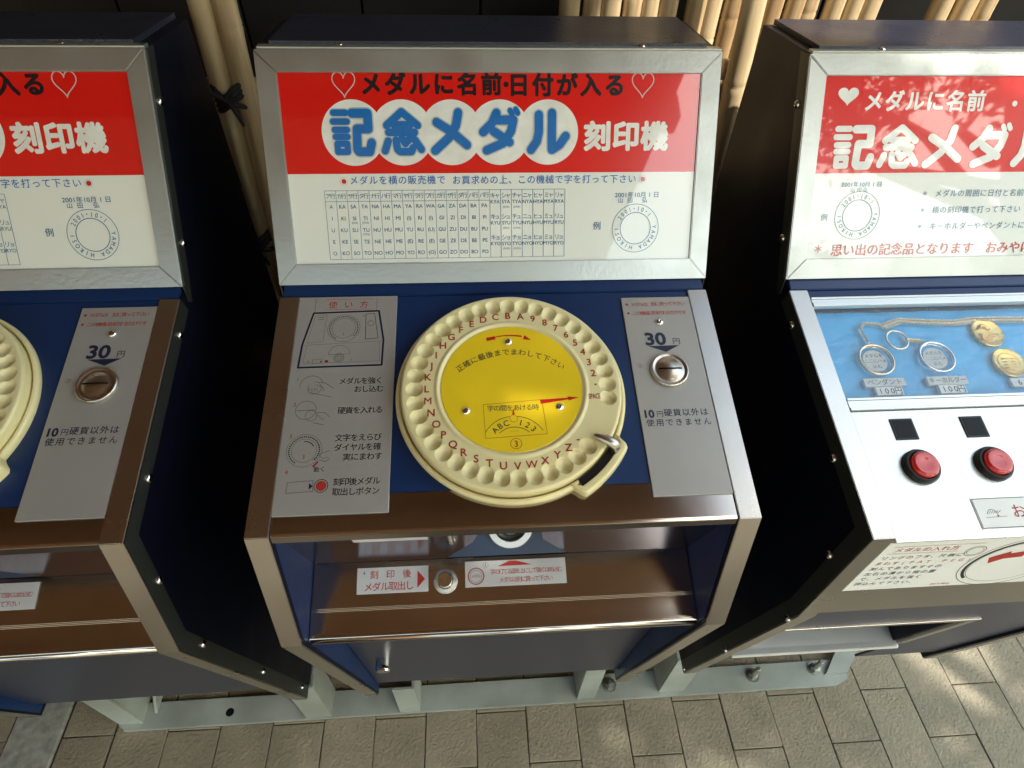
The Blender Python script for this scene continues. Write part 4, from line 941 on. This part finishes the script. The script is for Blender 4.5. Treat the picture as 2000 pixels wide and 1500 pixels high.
# thick poles in pairs (front), thin screen (back)
k = 0
for x, r, ln in ((-.443, .0160, .045), (-.412, .0160, .045), (.395, .0165, -.06), (1.02, .017, 0), (1.06, .017, .02), (-1.15, .017, 0), (-1.11, .017, 0)):
    xb = x - math.tan(ln) * 0; k += 1
    bpole(x - math.tan(ln) * 1.0 + (.06 if x < 0 and x > -1 else (-.015 if x == .395 else 0)), .37, r, 0, 1.9, ln, 100 + k)
for z in (1.105, .52):
    o = bpole(.36 if z > 1 else -1.4, .40, .0150, 0, 1.3 if z > 1 else 2.9, 0, int(z * 10), 'bamboo_rail', True); o.location = (.36 if z > 1 else -1.4, -.02, z)
o = bpole(-.46, .40, .016, 0, .17, 0, 77, 'bamboo_rail', True); o.location = (-.47, -.02, 1.075)
x = .125; k = 0
while x < .775:
    r = random.Random(k).uniform(.0135, .0160)
    if not (.605 < x < .69): bpole(x, .445, r, 0, 1.95, random.Random(k + 9).uniform(-.006, .006), k)
    x += 2 * r + .0008; k += 1
def tie(x, y, z, r, seed=0):
    bm = bmesh.new(); rv = random.Random(seed)
    for t in range(3):
        P = [(x + (r + .003) * math.cos(a) * 1.0 + .0, y + (r * 1.4) * math.sin(a), z + (t - 1) * .007 + math.cos(a) * .014) for a in [2 * PI * i / 16 for i in range(16)]]; tube(bm, P, .0038, 7, close=True)
    P = [(x + (r + .003) * math.cos(a), y + (r * 1.4) * math.sin(a), z - math.cos(a) * .016) for a in [2 * PI * i / 16 for i in range(16)]]; tube(bm, P, .0038, 7, close=True)
    tube(bm, [(x, y - r * 1.4, z), (x - .018, y - r * 1.6, z + .012), (x - .034, y - r * 1.5, z + .020)], .0036, 7)
    tube(bm, [(x, y - r * 1.4, z), (x + .010, y - r * 1.6, z - .018), (x + .013, y - r * 1.5, z - .035)], [.0036, .0034, .002], 7)
    bmesh.ops.translate(bm, verts=bm.verts, vec=(0, -.42, 0)); build('rope_tie', bm, 'rope', fence)
tie(-.368, .372, 1.080, .020, 1); tie(-.395, .372, .835, .020, 2); 
# near-black boards added where only shade lies behind the fence
wall = thing('shade_backdrop', 'near-black boards standing in for the shade behind the bamboo fence', 'wall', (0, .62, 0))
bm = bmesh.new(); box(bm, WF, -2.3, 2.4, .019, .03, 0, 2.3); build('backing', bm, 'shade_wood', wall)
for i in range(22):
    bm = bmesh.new(); box(bm, WF, -2.2 + i * .20, -2.2 + i * .20 + .196, 0, .018, 0, 2.1, .002); build('board', bm, 'shade_wood', wall)
tw = thing('sky_block_wall', 'unseen brown boards added at the far left to cut the sky light', 'wall', (-2.7, 0, 0))  # added out of view to lower sky light from the left
for i in range(20):
    bm = bmesh.new(); box(bm, WF, -.02, 0, -3.1 + i * .215, -3.1 + i * .215 + .210, 0, 2.25, .002); build('board', bm, 'wood', tw)
# ------------------------------------------------------------ unseen roof boards and near tree, added for shade and reflections
shade_eave = thing('shade_eave', 'unseen brown roof boards added overhead to shade the left and middle machines', 'roof', (0, 0, 2.25))
for i in range(27):
    bm = bmesh.new(); x0 = -4.68 + i * .20; box(bm, WF, x0, x0 + .194, -2.9, .9, 0, .02, .002); build('ceiling_board', bm, 'wood', shade_eave)
bm = bmesh.new(); box(bm, WF, -4.5, .72, -2.9, 1.2, .021, .08); build('roof_deck', bm, 'shade_wood', shade_eave)
for y in (-1.2, -.3, .6):
    bm = bmesh.new(); box(bm, WF, -4.5, .72, y, y + .09, -.10, -.002, .004); build('beam', bm, 'wood', shade_eave)
for o in list(shade_eave.children): pass
tree = thing('broadleaf_tree', 'unseen leafy tree added at the front right to block the sun', 'tree', (3.6, -2.2, 0))
bm = bmesh.new(); tube(bm, [(0, 0, -.05), (.05, .02, .8), (-.03, .06, 1.7), (.10, .05, 2.6), (.2, .2, 3.4)], [.16, .12, .10, .08, .04], 12)
for a in range(7):
    t = a * .9; tube(bm, [(0.02, .05, 1.6 + a * .2), (.6 * math.cos(t), .6 * math.sin(t), 2.2 + a * .2), (1.3 * math.cos(t + .2), 1.3 * math.sin(t + .2), 2.6 + a * .22)], [.05, .03, .01], 8)
build('trunk', bm, 'bark', tree, smooth=True)
def crown(root, blobs, nleaf, gaps=(), seed=11, big=1.0, origin=(0, 0, 0)):
    rv = random.Random(seed); V = []; F = []; O = Vector(origin)
    for bx, by, bz, br in blobs:
        for _ in range(nleaf):
            u = Vector((rv.gauss(0, 1), rv.gauss(0, 1), rv.gauss(0, .8))).normalized() * br * rv.uniform(.3, 1.0)
            c = Vector((bx, by, bz)) + u; W_ = c + O
            if any(((W_ - g) - SUN * ((W_ - g).dot(SUN))).length < gr for g, gr in gaps): continue
            a = Vector((rv.gauss(0, 1), rv.gauss(0, 1), rv.gauss(0, .6))).normalized(); b = a.cross(Vector((rv.gauss(0, 1), rv.gauss(0, 1), rv.gauss(0, 1)))).normalized()
            L, W = rv.uniform(.035, .06) * big, rv.uniform(.014, .024) * big; o = len(V)
            V += [c - a * L, c + b * W, c + a * L, c - b * W]; F.append((o, o + 1, o + 2, o + 3))
    me = bpy.data.meshes.new('crown'); me.from_pydata(V, [], F); me.update(); return link('crown', me, 'leaf', root)
rv = random.Random(4)
CC = Vector((.45, -.10, .70)) + SUN * 4.6  # crown centred on the sun ray so it blocks direct sun
tree.location = (CC.x + .3, CC.y - .3, 0)
blobs = []
for _ in range(95):
    d = Vector((rv.gauss(0, 1), rv.gauss(0, 1), rv.gauss(0, 1))).normalized() * 1.45 * rv.random() ** .45
    blobs.append((-.3 + d.x, .3 + d.y, CC.z + d.z * .8, rv.uniform(.25, .45)))
gaps = [(Vector((.39, .37, 1.08)), .16), (Vector((.41, .37, .92)), .10), (Vector((.50, .44, 1.25)), .26), (Vector((.72, .44, 1.25)), .16), (Vector((1.02, -.10, 0)), .085), (Vector((.60, -.27, 0)), .025)]  # leaves left out here so sun patches reach fence and paving
crown(tree, blobs, 260, gaps, 11, 1.0, tree.location)
for (x, y, h, lb, sd) in ((5.2, -8.5, 5.0, 'tall leafy tree far in front to the right', 3), (-.5, -10.5, 4.2, 'leafy tree far in front of the middle machine', 5), (9.5, -6.0, 4.5, 'leafy tree farthest to the right', 6)):
    t2 = thing('broadleaf_tree', lb, 'tree', (x, y, 0), 0, 'trees round the square')
    bm = bmesh.new(); tube(bm, [(0, 0, -.05), (.1, .05, h * .3), (0, .1, h * .6), (.1, 0, h * .9)], [.18, .14, .10, .03], 10); build('trunk', bm, 'bark', t2, smooth=True)
    rv = random.Random(sd); bl = []
    for _ in range(60):
        d = Vector((rv.gauss(0, 1), rv.gauss(0, 1), rv.gauss(0, 1))).normalized() * 1.9 * rv.random() ** .5; bl.append((d.x, d.y, h * .62 + d.z * .9, rv.uniform(.4, .7)))
    crown(t2, bl, 170, (), sd, 2.0)
